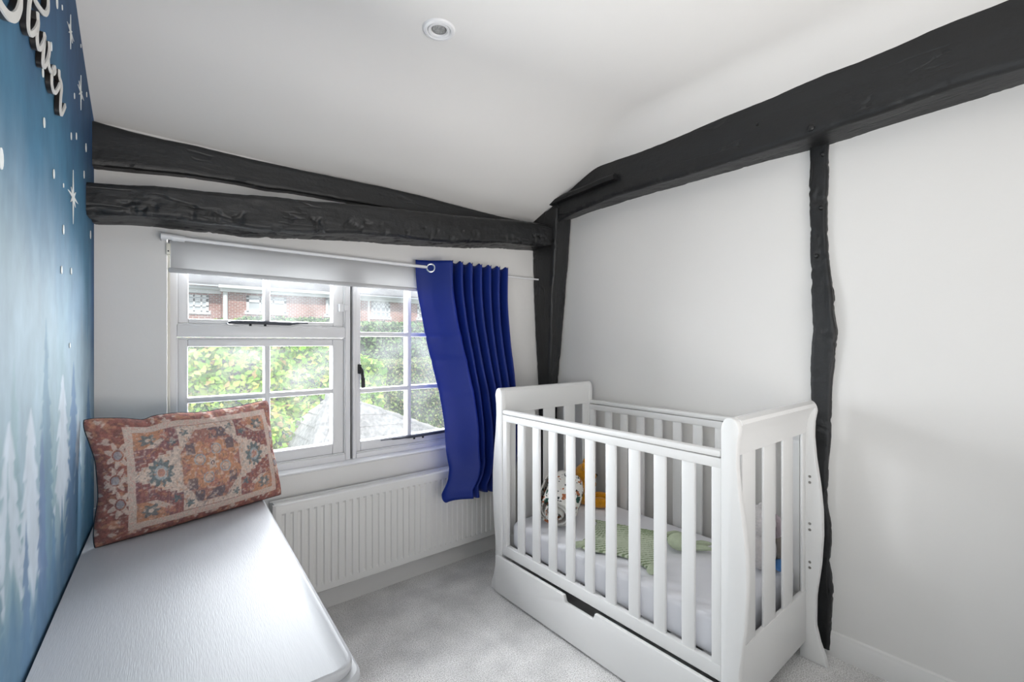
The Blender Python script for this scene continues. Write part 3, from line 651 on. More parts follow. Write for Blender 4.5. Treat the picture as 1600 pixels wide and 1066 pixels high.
def build_curtain():
    # folds at the rod: (x, y) of alternate front and back creases
    F = [(1.165, 2.274), (1.195, 2.268), (1.235, 2.248), (1.275, 2.215), (1.310, 2.185), (1.332, 2.170)]
    for f in (1.332, 1.398, 1.464, 1.530, 1.596, 1.662):
        F += [(f + .014, 2.182), (f + .020, 2.240), (f + .027, 2.284), (f + .040, 2.294), (f + .050, 2.262), (f + .054, 2.200), (f + .066, 2.171)]
    F += [(1.742, 2.190), (1.751, 2.235), (1.768, 2.268), (1.800, 2.286)]
    top = catmull([(x, y, 0) for x, y in F], 5); nu = len(top); nv = 80
    # left silhouette with height, from the photograph's edge
    LEp = [(1.74, 1.165), (1.60, 1.178), (1.40, 1.205), (1.20, 1.235), (1.00, 1.265), (0.85, 1.280), (0.72, 1.285), (0.62, 1.290), (0.56, 1.270), (0.50, 1.225), (0.44, 1.235)]
    V = []
    for j in range(nv):
        v = j / (nv - 1)
        for i, p in enumerate(top):
            u = i / (nu - 1)
            zt = PZ + 0.036 + 0.006 * math.sin(i * 0.9) * (1 if u > .1 else 0)
            zb = 0.440 + 0.075 * sstep(0.02, -0.02, np.float64(u - .0)) + 0.03 * u + 0.010 * math.sin(u * 21)
            z = zt + (zb - zt) * v
            ye = 2.235 - 0.105 * sstep(0.15, 0.75, np.float64(v))          # hangs forward over the radiator
            xl = float(np.interp(-z, [-a for a, b in LEp], [b for a, b in LEp]))
            s = (p.x - 1.165) / (1.80 - 1.165)
            xr = 1.80 - 0.02 * v
            # lower pleats gather toward the right, the leading band keeps its width
            band = min(s / 0.263, 1.0); lead = 0.160
            xb = xl + lead * band + (xr - xl - lead) * max((s - .263) / .737, 0)
            x = p.x + (xb - p.x) * min(v * 5, 1)
            am = 1.0 - 0.25 * v
            y = ye + (p.y - 2.245) * am + 0.012 * math.sin(u * 17 + v * 5) * v
            # kick at the bottom leading corner
            k = sstep(0.80, 0.97, np.float64(v)) * max(1 - u / 0.28, 0)
            y -= 0.05 * k; y += 0.02 * math.sin(u * 30) * k
            # fold-lines across the leading band
            cr = 0.006 * math.exp(-((z - 1.33) / .012) ** 2) + .006 * math.exp(-((z - 1.20) / .014) ** 2) + .004 * math.exp(-((z - 1.03) / .02) ** 2)
            y -= cr * (1 if u < .2 else .2)
            y += 0.006 * noise.noise(Vector((x * 6, z * 5, 2.0))) * min(v * 3, 1)
            y = min(y, 2.292 if z > .60 else 2.188)
            V.append((x, y, z))
    me = np_mesh('curtain_cloth', V, grid_faces(nu, nv))
    t = empty('curtain', (0, 0, 0)); tag(t, 'royal blue eyelet curtain drawn to the right of the window', 'curtain')
    c = link('curtain_cloth', me, M['curtain'], t); s = c.modifiers.new('s', 'SOLIDIFY'); s.thickness = 0.0016; s.offset = 0
    for (px, py, yy, tilt) in ((673, 419, 2.236, -0.62), (787, 433, 2.249, 1.15)):
        p = on_y(px, py, yy); bm = bmesh.new(); R0, r0 = 0.0215, 0.0055
        for a in range(28):
            pass
        rings = []
        for a in range(29):
            A = 2 * math.pi * a / 28; ring = []
            for b in range(8):
                Bq = 2 * math.pi * b / 8; rr = R0 + r0 * math.cos(Bq)
                q = Matrix.Rotation(tilt, 3, 'Z') @ Vector((rr * math.cos(A), -r0 * .6 * math.sin(Bq) - .003, rr * math.sin(A)))
                ring.append(p + q)
            rings.append(ring)
        obj('eyelet', loft(rings, cap=False), M['chrome'], t)
        if False:
            hole = lathe([(0.0006, 0.0), (0.017, 0.0)], p, 'y', 20); obj('eyelet_hole', hole, M['rubber'], t)
    # hem at the top and stitched side hem
build_curtain()

# ================================================================== COT
def build_cot():
    t = empty('cot', (0, 0, 0)); tag(t, 'white sleigh cot with slatted sides in the corner', 'cot')
    XA, XBk = 1.440, 2.115                    # outer faces of front board / inner of back board
    C = M['cot']
    prof = [(0.0, .612), (.03, .616), (.08, .636), (.15, .652), (.27, .650), (.40, .634), (.52, .627), (.62, .628), (.72, .637), (.83, .652), (.92, .659), (.98, .657), (1.02, .650)]
    def outer(z): return float(np.interp(z, [p[0] for p in prof], [p[1] for p in prof]))
    def outline(inner=.708):
        zs = np.linspace(0, 1.02, 50); pts = [(outer(z), z) for z in zs]
        c, r = (.650 + inner) / 2, (inner - .650) / 2
        pts += [(c - r * math.cos(a), 1.02 + 0.042 * math.sin(a)) for a in np.linspace(.2, math.pi - .2, 12)]
        pts += [(inner, 1.02), (inner, 0.0)]
        return pts
    def mirror(pts): return [(.708 + 1.849 - y, z) for y, z in pts]
    for end, f in (('near', lambda p: p), ('far', mirror)):
        g = (lambda y: y) if end == 'near' else (lambda y: .708 + 1.849 - y)
        for x0, x1 in ((XA, XA + .030), (XBk, XBk + .030)):
            sb = obj('side_board', prism(f(outline()), 'x', x0, x1, bev=.005), C, t, angle=30)
            if end == 'near' and x0 > 2:
                for z in (.752, .728, .560, .535, .403, .380):
                    obj('bolt_hole', lathe([(.0005, -.0008), (.0055, -.0008), (.0055, .002)], (x0, g(.671), z), 'x', 12), M['steel'], sb)
        # scrolled top rail between the boards
        cr = [(.684, .930), (.683, .95), (.679, .98), (.670, 1.008), (.657, 1.028), (.650, 1.040), (.655, 1.052), (.670, 1.0605), (.690, 1.058), (.702, 1.045), (.704, 1.0), (.701, .96), (.698, .930)]
        cr = [(g(y), z) for y, z in cr]
        obj('top_rail', prism(cr, 'x', XA + .028, XBk + .002), C, t, angle=30)
        ys = sorted((g(.686), g(.698)))
        obj('end_panel', B(XA + .028, XBk + .002, ys[0] - .002, ys[1] + .002, .075, .285, bev=.003), C, t)
        for x0, x1 in ((1.47, 1.512), (1.547, 1.648), (1.716, 1.817), (1.888, 1.983), (2.085, 2.116)) if end == 'near' else ((1.47, 1.545), (1.583, 1.681), (1.748, 1.838), (1.911, 2.003), (2.07, 2.116)):
            obj('end_slat', B(x0, x1, g(.691) - .0045, g(.691) + .0045, .283, .932, bev=.003), C, t)
    # long sides
    for side, (x0, x1) in (('front', (XA + .004, XA + .030)), ('back', (XBk, XBk + .026))):
        obj('side_rail', B(x0, x1, .7085, 1.8485, .893, .926, bev=.003), C, t)
        obj('rail_cap', B(x0 - .003, x1 + .003, .709, 1.848, .928, .952, bev=.009), C, t)
        obj('bottom_rail', B(x0, x1, .7085, 1.8485, .207, .258, bev=.003), C, t)
        for y in (.709, 1.816): obj('stile', B(x0 + .001, x1 - .001, y, y + .032, .257, .894, bev=.002), C, t)
        for k in range(9):
            y = .827 + k * .1107
            obj('slat', B(x0 + .006, x1 - .005, y - .024, y + .024, .256, .895, bev=.004), C, t)
    # bolts on the inner face of the far boards
    for z in (.755, .40): obj('bolt', lathe([(.0005, -.004), (.006, -.003), (.007, 0), (.007, .003)], (1.462, 1.8485, z), 'y', 12), M['steel'], t)
    obj('bolt', lathe([(.0005, -.004), (.006, -.003), (.007, 0), (.007, .003)], (2.122, 1.8485, .80), 'y', 12), M['steel'], t)
    # base slats under the mattress
    bs = bmesh.new()
    for k in range(9): box(bs, XA + .03, XBk, .74 + k * .125, .80 + k * .125, .222, .236)
    obj('base_slats', bs, C, t)
    # under-cot drawer with a routed finger notch
    y0, y1, z0, z1 = .716, 1.882, .012, .200
    n0, n1, nd = 1.215, 1.392, .030
    pts = [(y0, z0), (y1, z0), (y1, z1), (n1, z1)] + [(n1 - .012 + .012 * math.cos(a) - .006, z1 - nd + .016 - .014 * math.sin(a)) for a in np.linspace(0, math.pi / 2, 6)] + \
          [(n0 + .018 - .012 * math.sin(a), z1 - nd + .016 - .014 * math.cos(a)) for a in np.linspace(0, math.pi / 2, 6)] + [(n0, z1), (y0, z1)]
    d = obj('drawer', prism(pts, 'x', 1.422, 1.4395, bev=.003), C, t, angle=30)
    obj('drawer_box', boxes([(1.452, 2.05, .73, .742, .02, .165), (1.452, 2.05, 1.83, 1.842, .02, .165), (1.442, 1.452, .73, 1.842, .02, .150), (1.452, 2.05, .742, 1.83, .02, .028)]), C, d)
build_cot()

# mattress with a fitted sheet
def build_mattress():
    x0, x1, y0, y1, z0, z1 = 1.484, 2.108, .722, 1.828, .2375, .380
    n, m = 80, 120; V = []
    # rounded box by superellipse rows around the cross-section (x,z), lofted along y
    rings = []
    for j in range(m):
        f = j / (m - 1); y = y0 + (y1 - y0) * f
        e = min(f, 1 - f) * (y1 - y0); sh = 1 - max(0, (0.03 - e) / 0.03) ** 2.2 * 0.06; sz = 1 - max(0, (0.03 - e) / 0.03) ** 2.2 * 0.22
        ring = []
        for i in range(n):
            a = 2 * math.pi * i / n; c, s = math.cos(a), math.sin(a); p = 0.14
            X = (abs(c) ** p) * (1 if c > 0 else -1); Z = (abs(s) ** (p * 2)) * (1 if s > 0 else -1)
            x = (x0 + x1) / 2 + X * (x1 - x0) / 2 * sh; z = (z0 + z1) / 2 + Z * (z1 - z0) / 2 * sz
            if s > 0 or abs(c) > .8:
                q = Vector((x * 3, y * 5, z * 4)); k = noise.noise(q) * .5 + noise.noise(Vector((x * 6, y * 16, z * 20))) * .5
                if s > .0: z += 0.004 * k * max(0, s) - .004
                if x < 1.7 and abs(c) > .5: x += 0.004 * k + .002
            ring.append((x, y, z))
        rings.append(ring)
    tag(obj('mattress', loft(rings), M['sheet'], angle=80), 'cot mattress under a white fitted sheet', 'mattress')
build_mattress()
ZM = 0.383

# rolled muslin blanket with jungle print
def muslin_mat():
    m = mat('muslin_print', (0.80, 0.78, 0.74), 0.95, 0.4, 60); nt = m.node_tree; N = nt.nodes; L = nt.links; b = N['Principled BSDF']
    tc = N.new('ShaderNodeTexCoord'); base = None; src = None
    rgb = N.new('ShaderNodeRGB'); rgb.outputs[0].default_value = (.80, .78, .74, 1); src = rgb.outputs[0]
    for sc, th, c, off in ((15, .36, srgb(40, 84, 74), 0), (19, .34, srgb(176, 110, 74), 3.3), (30, .32, srgb(34, 44, 48), 7.7), (14, .26, srgb(190, 140, 110), 11.1)):
        mp = N.new('ShaderNodeMapping'); mp.inputs['Location'].default_value = (off, off * .7, off * .3); mp.inputs['Scale'].default_value = (1, 1, 1.7); L.new(tc.outputs['Object'], mp.inputs[0])
        nz = N.new('ShaderNodeTexNoise'); nz.inputs['Scale'].default_value = sc * 1.5; L.new(mp.outputs[0], nz.inputs['Vector'])
        av = N.new('ShaderNodeVectorMath'); av.operation = 'MULTIPLY_ADD'; av.inputs[1].default_value = (.08, .08, .08); L.new(nz.outputs['Color'], av.inputs[0]); L.new(mp.outputs[0], av.inputs[2])
        v = N.new('ShaderNodeTexVoronoi'); v.inputs['Scale'].default_value = sc; L.new(av.outputs[0], v.inputs['Vector'])
        lt = N.new('ShaderNodeMath'); lt.operation = 'LESS_THAN'; lt.inputs[1].default_value = th; L.new(v.outputs['Distance'], lt.inputs[0])
        sp = N.new('ShaderNodeSeparateColor'); L.new(v.outputs['Color'], sp.inputs[0]); g = N.new('ShaderNodeMath'); g.operation = 'GREATER_THAN'; g.inputs[1].default_value = .45; L.new(sp.outputs[0], g.inputs[0])
        mu = N.new('ShaderNodeMath'); mu.operation = 'MULTIPLY'; L.new(lt.outputs[0], mu.inputs[0]); L.new(g.outputs[0], mu.inputs[1])
        mx = N.new('ShaderNodeMix'); mx.data_type = 'RGBA'; L.new(mu.outputs[0], mx.inputs[0]); L.new(src, mx.inputs[6]); mx.inputs[7].default_value = (*c, 1); src = mx.outputs[2]
    L.new(src, b.inputs['Base Color']); return m
M['muslin'] = muslin_mat()
def build_roll():
    # spiral wound bundle lying on the sheet, its wound end turned to the front of the cot
    ax_dir = Vector((0.80, 0.42, 0.42)).normalized()
    u = ax_dir.cross(Vector((0, 0, 1))).normalized(); v = u.cross(ax_dir).normalized()
    c0 = Vector((1.585, 1.595, ZM + .108)); L_ = 0.22
    bm = bmesh.new(); n = 150; rows = []
    for k in range(n):
        f = k / (n - 1); a = 2 * math.pi * 3.6 * f; r = 0.014 + 0.094 * f
        r *= 1 + .05 * math.sin(a * 2 + 1)
        off = u * (r * math.cos(a)) + v * (-r * math.sin(a) * 1.05)
        bulge = 0.020 * (1 - f) + .006 * math.sin(a * 1.5)
        p = []
        for g_ in np.linspace(0, 1, 12):
            rr = 1 - 0.10 * (2 * g_ - 1) ** 4
            w_ = 0.004 * noise.noise(Vector((g_ * 4, a, f * 3)))
            p.append(bm.verts.new(c0 + off * (rr + w_ * 5) + ax_dir * (g_ * L_ - .02 - bulge * (1 if g_ < .3 else 0))))
        rows.append(p)
    for a, b in zip(rows, rows[1:]):
        for j in range(11): bm.faces.new((a[j], a[j + 1], b[j + 1], b[j]))
    zmin = min(v_.co.z for v_ in bm.verts)
    for v_ in bm.verts: v_.co.z += ZM + .004 - zmin
    o = obj('rolled_blanket', bm, M['muslin'], angle=80); s = o.modifiers.new('s', 'SOLIDIFY'); s.thickness = .007
    tag(o, 'rolled white muslin blanket with green and brown jungle print on the cot mattress', 'blanket')
build_roll()

def plush(name, balls, m, vox, label, cat, loc, rz, extra):
    t = empty(name, loc, rz); tag(t, label, cat)
    bm = bmesh.new()
    for c, r in balls: ball(bm, c, r, seg=18)
    remesh(obj('body', bm, m, t), vox, 3)
    for nm, c, r, mm in extra:
        obj(nm, ball(bmesh.new(), c, r, seg=14), mm, t)
    return t
# orange plush sitting against the back corner
plush('orange_plush_toy', [((0, 0, .075), (.062, .056, .078)), ((0, .0, .175), (.058, .054, .055)), ((-.045, 0, .225), (.022, .014, .024)), ((.045, 0, .225), (.022, .014, .024)),
                           ((0, -.045, .162), (.030, .024, .022)), ((-.065, -.03, .095), (.022, .036, .024)), ((.065, -.03, .095), (.022, .036, .024)),
                           ((-.048, -.085, .030), (.028, .060, .030)), ((.048, -.085, .030), (.028, .060, .030)), ((-.05, -.145, .038), (.026, .018, .036)), ((.05, -.145, .038), (.026, .018, .036))],
      M['orange'], .006, 'orange plush animal slumped behind the rolled blanket in the cot', 'soft toy', (1.955, 1.745, ZM - .002), math.radians(38),
      [('eye', (-.022, -.050, .188), .005, M['black_bead']), ('eye', (.022, -.050, .188), .005, M['black_bead']), ('nose', (0, -.068, .168), (.009, .006, .007), M['black_bead'])])
# grey and white plush near the close end
plush('grey_plush_toy', [((0, 0, .085), (.060, .056, .085)), ((0, -.006, .195), (.066, .060, .062)), ((-.055, .0, .235), (.018, .014, .022)), ((-.062, -.02, .10), (.020, .030, .040)), ((.062, -.02, .10), (.020, .030, .040)),
                         ((-.04, -.07, .030), (.028, .050, .030))],
      M['grey_plush'], .006, 'pale grey plush animal with one blue foot near the close end of the cot', 'soft toy', (1.945, .790, ZM - .002), math.radians(200),
      [('ear', (-.052, .050, .165), (.030, .026, .050), M['pink_plush']), ('leg', (-.054, .058, .080), (.028, .030, .050), M['brown_plush']),
       ('foot', (-.026, .066, .022), (.034, .024, .022), M['blue_felt']), ('heart', (.057, .034, .200), (.010, .010, .014), M['red_felt']), ('eye', (.052, .036, .228), .005, M['black_bead'])])

# flat green knitted comforter
def rib_mat():
    m = mat('sage_rib_knit', srgb(170, 182, 152), 0.95, 0.3, 300, spec=0.1); nt = m.node_tree; N = nt.nodes; L = nt.links
    tc = N.new('ShaderNodeTexCoord'); mp = N.new('ShaderNodeMapping'); mp.inputs['Rotation'].default_value = (0, 0, math.radians(28)); L.new(tc.outputs['Object'], mp.inputs[0])
    wv = N.new('ShaderNodeTexWave'); wv.bands_direction = 'Y'; wv.inputs['Scale'].default_value = 17; wv.inputs['Distortion'].default_value = 1.6; wv.inputs['Detail Scale'].default_value = 6; L.new(mp.outputs[0], wv.inputs['Vector'])
    cr = N.new('ShaderNodeValToRGB'); e = cr.color_ramp.elements; e[0].position = .25; e[0].color = (*srgb(140, 156, 122), 1); e[1].position = .75; e[1].color = (*srgb(206, 214, 192), 1)
    L.new(wv.outputs['Fac'], cr.inputs[0]); L.new(cr.outputs[0], N['Principled BSDF'].inputs['Base Color']); return m
M['sage_rib'] = rib_mat()
def build_comforter():
    t = empty('comforter', (0, 0, 0)); tag(t, 'flat sage green knitted comforter with round head on the cot mattress', 'comforter')
    out = [(1.800, 1.545), (1.770, 1.500), (1.54, 1.395), (1.530, 1.325), (1.575, 1.25), (1.600, 1.165), (1.585, 1.065), (1.64, 1.055), (1.80, 1.16), (1.93, 1.19), (1.905, 1.29), (1.845, 1.40), (1.83, 1.47)]
    pts = catmull([(x, y, 0) for x, y in out + [out[0]]], 16)[:-1]
    c = Vector((1.73, 1.29, 0)); rings = []
    for f in [1.0, .985] + list(np.linspace(.96, .03, 44)):
        ring = []
        for p in pts:
            q = c + (p - c) * f
            z = ZM + .004 + (.006 if f < 1 else 0) + (.0032 * math.sin((q.x * .45 + q.y * .9) * 2 * math.pi / .019) if f < .97 else 0) + .010 * max(0, noise.noise(Vector((q.x * 9, q.y * 9, 1))))
            ring.append((q.x, q.y, z))
        rings.append(ring)
    under = [[(p.x, p.y, ZM + .001) for p in pts]]
    bm = loft(under + rings)
    obj('knit_cloth', bm, M['sage_rib'], t, angle=80)
    h = bmesh.new(); ball(h, (1.85, 1.095, ZM + .033), (.052, .050, .034)); hd = obj('head', h, M['sage'], t)
    obj('nose', lathe([(.0005, .004), (.006, .002), (.009, 0)], (1.845, 1.08, ZM + .064), 'z', 12), M['sage'], hd)
    for a, b, r in (((1.90, 1.07, ZM + .012), (1.985, 1.015, ZM + .012), .014), ((1.88, 1.055, ZM + .012), (1.935, .985, ZM + .012), .013), ((1.50, 1.40, ZM + .010), (1.56, 1.36, ZM + .010), .014),
                    ((1.56, 1.05, ZM + .008), (1.62, 1.07, ZM + .010), .016), ((1.92, 1.20, ZM + .010), (1.985, 1.16, ZM + .012), .012)):
        obj('limb', tube(catmull([a, (Vector(a) + Vector(b)) / 2 + Vector((0, 0, .004)), b], 4), [r * .7, r, r, r, r, r * .9, r * .7, r * .5, r * .3], 10), M['sage'], t)
build_comforter()

# ================================================================== CHEST (bench) along the mural wall
def build_chest():
    rz = -math.atan(WSL); org = Vector((wall_x(2.28) + .008, 2.28, 0))
    t = empty('blanket_chest', org, rz); tag(t, 'white painted wooden chest along the mural wall', 'chest')
    Lg, W, ZT = 1.335, .535, .640
    def rounded(x0, x1, y0, y1, r):
        pts = [(x0, y0)] + [(x1 - r + r * math.sin(a), y0 + r - r * math.cos(a)) for a in np.linspace(0, math.pi / 2, 8)] + [(x1, y1), (x0, y1)]
        return pts
    def slab(lst):
        bm = bmesh.new(); R = []
        for ins, z in lst:
            p = rounded(0.0, W - ins, -Lg + ins, 0.0, .040)
            R.append([bm.verts.new((a, b, z)) for a, b in p])
        for a, b in zip(R, R[1:]):
            for i in range(len(a)): bm.faces.new((a[i], a[(i + 1) % len(a)], b[(i + 1) % len(b)], b[i]))
        bm.faces.new(list(reversed(R[0]))); bm.faces.new(R[-1]); return bm
    obj('lid', slab([(.004, .618), (.002, .622), (.001, .632), (.003, .637), (.007, ZT)]), M['chest'], t, angle=30)
    obj('lid_moulding', slab([(.024, .580), (.018, .584), (.010, .590), (-.006, .598), (-.011, .606), (-.011, .613), (-.006, .6175), (.004, .618)]), M['chest'], t, angle=30)
    obj('carcass', B(.006, W - .035, -Lg + .035, -.006, .06, .582, bev=.003), M['chest'], t)
    obj('plinth', B(.002, W - .018, -Lg + .018, -.002, 0.0, .085, bev=.006), M['chest'], t)
    for k in range(3):
        y0 = -Lg + .08 + k * .41
        obj('front_panel', B(W - .036, W - .028, y0, y0 + .35, .13, .54, bev=.004), M['chest'], t)
    obj('end_panel', B(.06, W - .09, -Lg + .028, -Lg + .036, .13, .54, bev=.004), M['chest'], t)
build_chest()

# ================================================================== CUSHION
def build_cushion():
    BL, BR = on_z(146, 856, .644), on_z(441, 771, .645)
    TL, TR = Vector((wall_x(2.0) + .014, 2.005, 1.046)), on_y(416, 628, 2.262)
    nu, nv = 300, 190
    u, v = np.meshgrid(np.linspace(0, 1, nu), np.linspace(0, 1, nv))
    # pattern (woven print) ---------------------------------------------------
    rust, plum, cream, orange, teal, navy, rose, lblue = [np.array(srgb(*c)) for c in ((142, 66, 60), (122, 68, 82), (214, 196, 184), (202, 142, 104), (56, 100, 112), (66, 70, 92), (178, 112, 100), (150, 170, 182))]
    s = (u - .535) / .375; tt = (v - .50) / .37
    q = 22.0; sq, tq = np.round(s * q) / q, np.round(tt * q * .62) / (q * .62)
    nz = fbm(u * 60, v * 38, 3); n2 = fbm(u * 18 + 4, v * 12, 3); n4 = vnoise(u * 130, v * 82)
    col = np.broadcast_to(rust, u.shape + (3,)).copy()
    col = lerp(col, np.array(srgb(112, 48, 50)), sstep(.45, .62, nz)); col = lerp(col, cream, sstep(.60, .74, fbm(u * 34, v * 30 + 9, 3)) * .75); col = lerp(col, orange, sstep(.60, .72, fbm(u * 40 + 8, v * 40, 2)) * .5)
    # motif rows in the side border
    for (cu, cv) in [(.09, .30), (.09, .70), (.075, .5), (.965, .35), (.965, .65)]:
        r = np.hypot((u - cu) / .045, (v - cv) / .085); th = np.arctan2(v - cv, (u - cu) * 2)
        col = lerp(col, cream, ((r < .95 + .35 * np.cos(7 * th)) & (r > .55)).astype(float) * .8); col = lerp(col, lblue, (r < .4).astype(float) * .6)
    inner = (np.abs(s) < 1) & (np.abs(tt) < 1)
    frame = (np.abs(s) < 1.09) & (np.abs(tt) < 1.14) & ~inner
    col = lerp(col, cream, frame * .95); col = lerp(col, rose, (frame & (n4 > .66)) * .45)
    f = np.broadcast_to(plum, u.shape + (3,)).copy(); f = lerp(f, rust, sstep(.45, .6, n2) * .7)
    f = lerp(f, rose, (np.abs(np.sin(u * 130)) > .93).astype(float) * .35)
    dia = np.abs(sq) / 1.08 + np.abs(tq) / 1.0
    f = lerp(f, cream, (dia < 1.0).astype(float))
    f = lerp(f, cream, ((np.abs(sq) < .42) & (np.abs(tq) < 1)).astype(float))
    # corner motifs
    as_, at_ = np.abs(s), np.abs(tt)
    cm = (as_ > .62) & (at_ > .58); f = lerp(f, orange, (cm & (as_ + at_ > 1.45)) * .75); f = lerp(f, cream, (cm & (np.abs(as_ + at_ - 1.42) < .06)) * .9)
    r = np.hypot((as_ - .84) / .12, (at_ - .80) / .17); f = lerp(f, teal, (r < .75 + .2 * np.cos(6 * np.arctan2(at_ - .8, as_ - .84))).astype(float) * .85); f = lerp(f, cream, (r < .25).astype(float))
    r = np.hypot((as_ - .62) / .06, (at_ - .86) / .09); f = lerp(f, rose, (r < 1).astype(float))
    # side flowers
    r = np.hypot((as_ - .70) / .155, tt / .30); th = np.arctan2(tt, (as_ - .70) * 2)
    f = lerp(f, teal, ((r < .95 + .16 * np.cos(11 * th)) & (r > .5)).astype(float) * .92); f = lerp(f, lblue, ((r < .55) & (r > .35)).astype(float) * .9); f = lerp(f, rose, (r < .3).astype(float) * .8)
    # central medallion
    oc = np.maximum(np.maximum(as_ / .46, at_ / .93), (as_ / .46 + at_ / .93) / 1.42)
    med = oc < 1; f = lerp(f, rust, med * .85); f = lerp(f, cream, ((oc > .94) & (oc < 1.0)) * .85)
    f = lerp(f, rose, (med & (as_ / .4 + at_ / .72 < 1.0)) * .9); f = lerp(f, orange, (np.maximum(as_ / .40, at_ / .52) + .15 * np.cos(8 * np.arctan2(tt, s * 1.5)) < .95) * .8)
    f = lerp(f, navy, (med & (at_ > .62) & (at_ < .86) & (as_ < .27) & (n2 > .42)) * .85)
    f = lerp(f, navy, (med & (np.abs(as_ - .30) < .06) & (np.abs(at_ - .42) < .14)) * .8)
    for k in range(8):
        a = 2 * math.pi * k / 8 + .4; r = np.hypot((s - .20 * math.cos(a)) / .085, (tt - .36 * math.sin(a)) / .14)
        f = lerp(f, lblue if k % 2 else rose, ((r < 1) & (r > .72)).astype(float) * .85); f = lerp(f, cream if k % 2 else orange, (r < .6).astype(float) * .75)
    r = np.hypot(s / .10, tt / .17); th = np.arctan2(tt, s * 1.6)
    f = lerp(f, orange, (r < 1.2 + .3 * np.cos(6 * th)).astype(float)); f = lerp(f, cream, (r < .75 + .25 * np.cos(6 * th)).astype(float) * .85); f = lerp(f, navy, ((r < .32) & (r > .16)).astype(float))
    for (a, b) in [(.34, .84), (.52, .66)]:
        r = np.hypot((as_ - a) / .055, (at_ - b) / .08); f = lerp(f, teal, (r < .9 + .3 * np.cos(5 * np.arctan2(at_ - b, as_ - a))).astype(float) * .9)
    # fine floral scatter
    sc = fbm(u * 75, v * 48 + 3, 2); f = lerp(f, navy, sstep(.66, .74, sc) * .5); f = lerp(f, orange, sstep(.66, .74, fbm(u * 70 + 9, v * 44, 2)) * .55); f = lerp(f, cream, sstep(.62, .72, fbm(u * 62 + 3, v * 50, 2)) * .5)
    col = np.where(inner[..., None], f, col)
    col = lerp(col, cream, np.full(u.shape, .20)); col *= (.84 + .36 * n4[..., None])
    # shape -------------------------------------------------------------------
    BLa, BRa, TLa, TRa = [np.array(p) for p in (BL, BR, TL, TR)]
    P = (BLa * (1 - u)[..., None] + BRa * u[..., None]) * (1 - v)[..., None] + (TLa * (1 - u)[..., None] + TRa * u[..., None]) * v[..., None]
    nrm = np.cross(BRa - BLa, TLa - BLa); nrm /= np.linalg.norm(nrm)
    eu, ev = 1 - (2 * u - 1) ** 2, 1 - (2 * v - 1) ** 2
    # edges pull in between the corners
    cen = P.mean(axis=(0, 1)); pull = .009 * (np.abs(2 * v - 1) ** 6 * eu + np.abs(2 * u - 1) ** 6 * ev)
    edgew = np.clip(1 - np.minimum(np.minimum(u, 1 - u) * 5, np.minimum(v, 1 - v) * 3.2), 0, 1)
    pull = pull + (fbm(u * 5 + 2, v * 3, 2) - .5) * .030 * edgew * sstep(.12, .4, v) + .012 * np.exp(-((u - .22) / .05) ** 2) * (v > .5) * edgew
    cr = np.clip((np.abs(2 * u - 1) - .88) / .12, 0, 1) * np.clip((np.abs(2 * v - 1) - .80) / .2, 0, 1); pull = pull + cr ** 2 * .006
    d = cen - P; d /= np.linalg.norm(d, axis=-1, keepdims=True) + 1e-6
    P = P + d * pull[..., None]
    P[..., 2] -= (P[0, :, 2] - .6418)[None, :] * np.clip(1 - v / .25, 0, 1)
    puff = (np.clip(eu, 0, 1) ** .45) * (np.clip(ev, 0, 1) ** .45)
    wr = (fbm(u * 7, v * 5, 3) - .5) * .016 + (fbm(u * 16 + 3, v * 5, 2) - .5) * .026 * sstep(.7, 1, v) + (fbm(u * 8 + 3, v * 18, 2) - .5) * .012 * sstep(.22, 0, u)
    Fp = P + nrm * (puff * .085 + wr * np.sqrt(puff))[..., None]; Bp = P - nrm * (puff * .030)[..., None]
    # keep the back clear of the wall behind
    Bp[..., 0] = np.maximum(Bp[..., 0], -0.136 - WSL * (2.31 - Bp[..., 1]) + .004); Fp[..., 0] = np.maximum(Fp[..., 0], -0.136 - WSL * (2.31 - Fp[..., 1]) + .006)
    Bp[..., 1] = np.minimum(Bp[..., 1], 2.275); zmin = .6415
    dz = max(0, zmin - min(Fp[..., 2].min(), Bp[..., 2].min())); Fp[..., 2] += dz; Bp[..., 2] += dz
    t = empty('cushion', (float(cen[0]), float(cen[1]), .642)); tag(t, 'rectangular rug-patterned cushion in rust, cream and teal on the white chest', 'cushion')
    off = np.array(t.location)
    me = np_mesh('cushion_front', (Fp - off).reshape(-1, 3), grid_faces(nu, nv)); set_cols(me, np.clip(col.reshape(-1, 3), 0, 1)); link('cushion_front', me, M['rug'], t)
    st = 6; iu = list(range(0, nu, st)); iu = iu if iu[-1] == nu - 1 else iu + [nu - 1]; iv = list(range(0, nv, st)); iv = iv if iv[-1] == nv - 1 else iv + [nv - 1]
    Bs = Bp[np.ix_(iv, iu)]
    link('cushion_back', np_mesh('cushion_back', (Bs - off).reshape(-1, 3), grid_faces(len(iu), len(iv))[:, ::-1]), M['rug_back'], t)
    edge = [P[0, i] for i in range(0, nu, 5)] + [P[j, -1] for j in range(0, nv, 5)] + [P[-1, i] for i in range(nu - 1, -1, -5)] + [P[j, 0] for j in range(nv - 1, -1, -5)]
    edge = [Vector(p) - Vector(off) + Vector((0, 0, dz)) for p in edge]; edge.append(edge[0])
    obj('seam', tube([p - Vector(nrm) * .002 for p in edge], .0022, 6), M['rug_back'], t)
build_cushion()

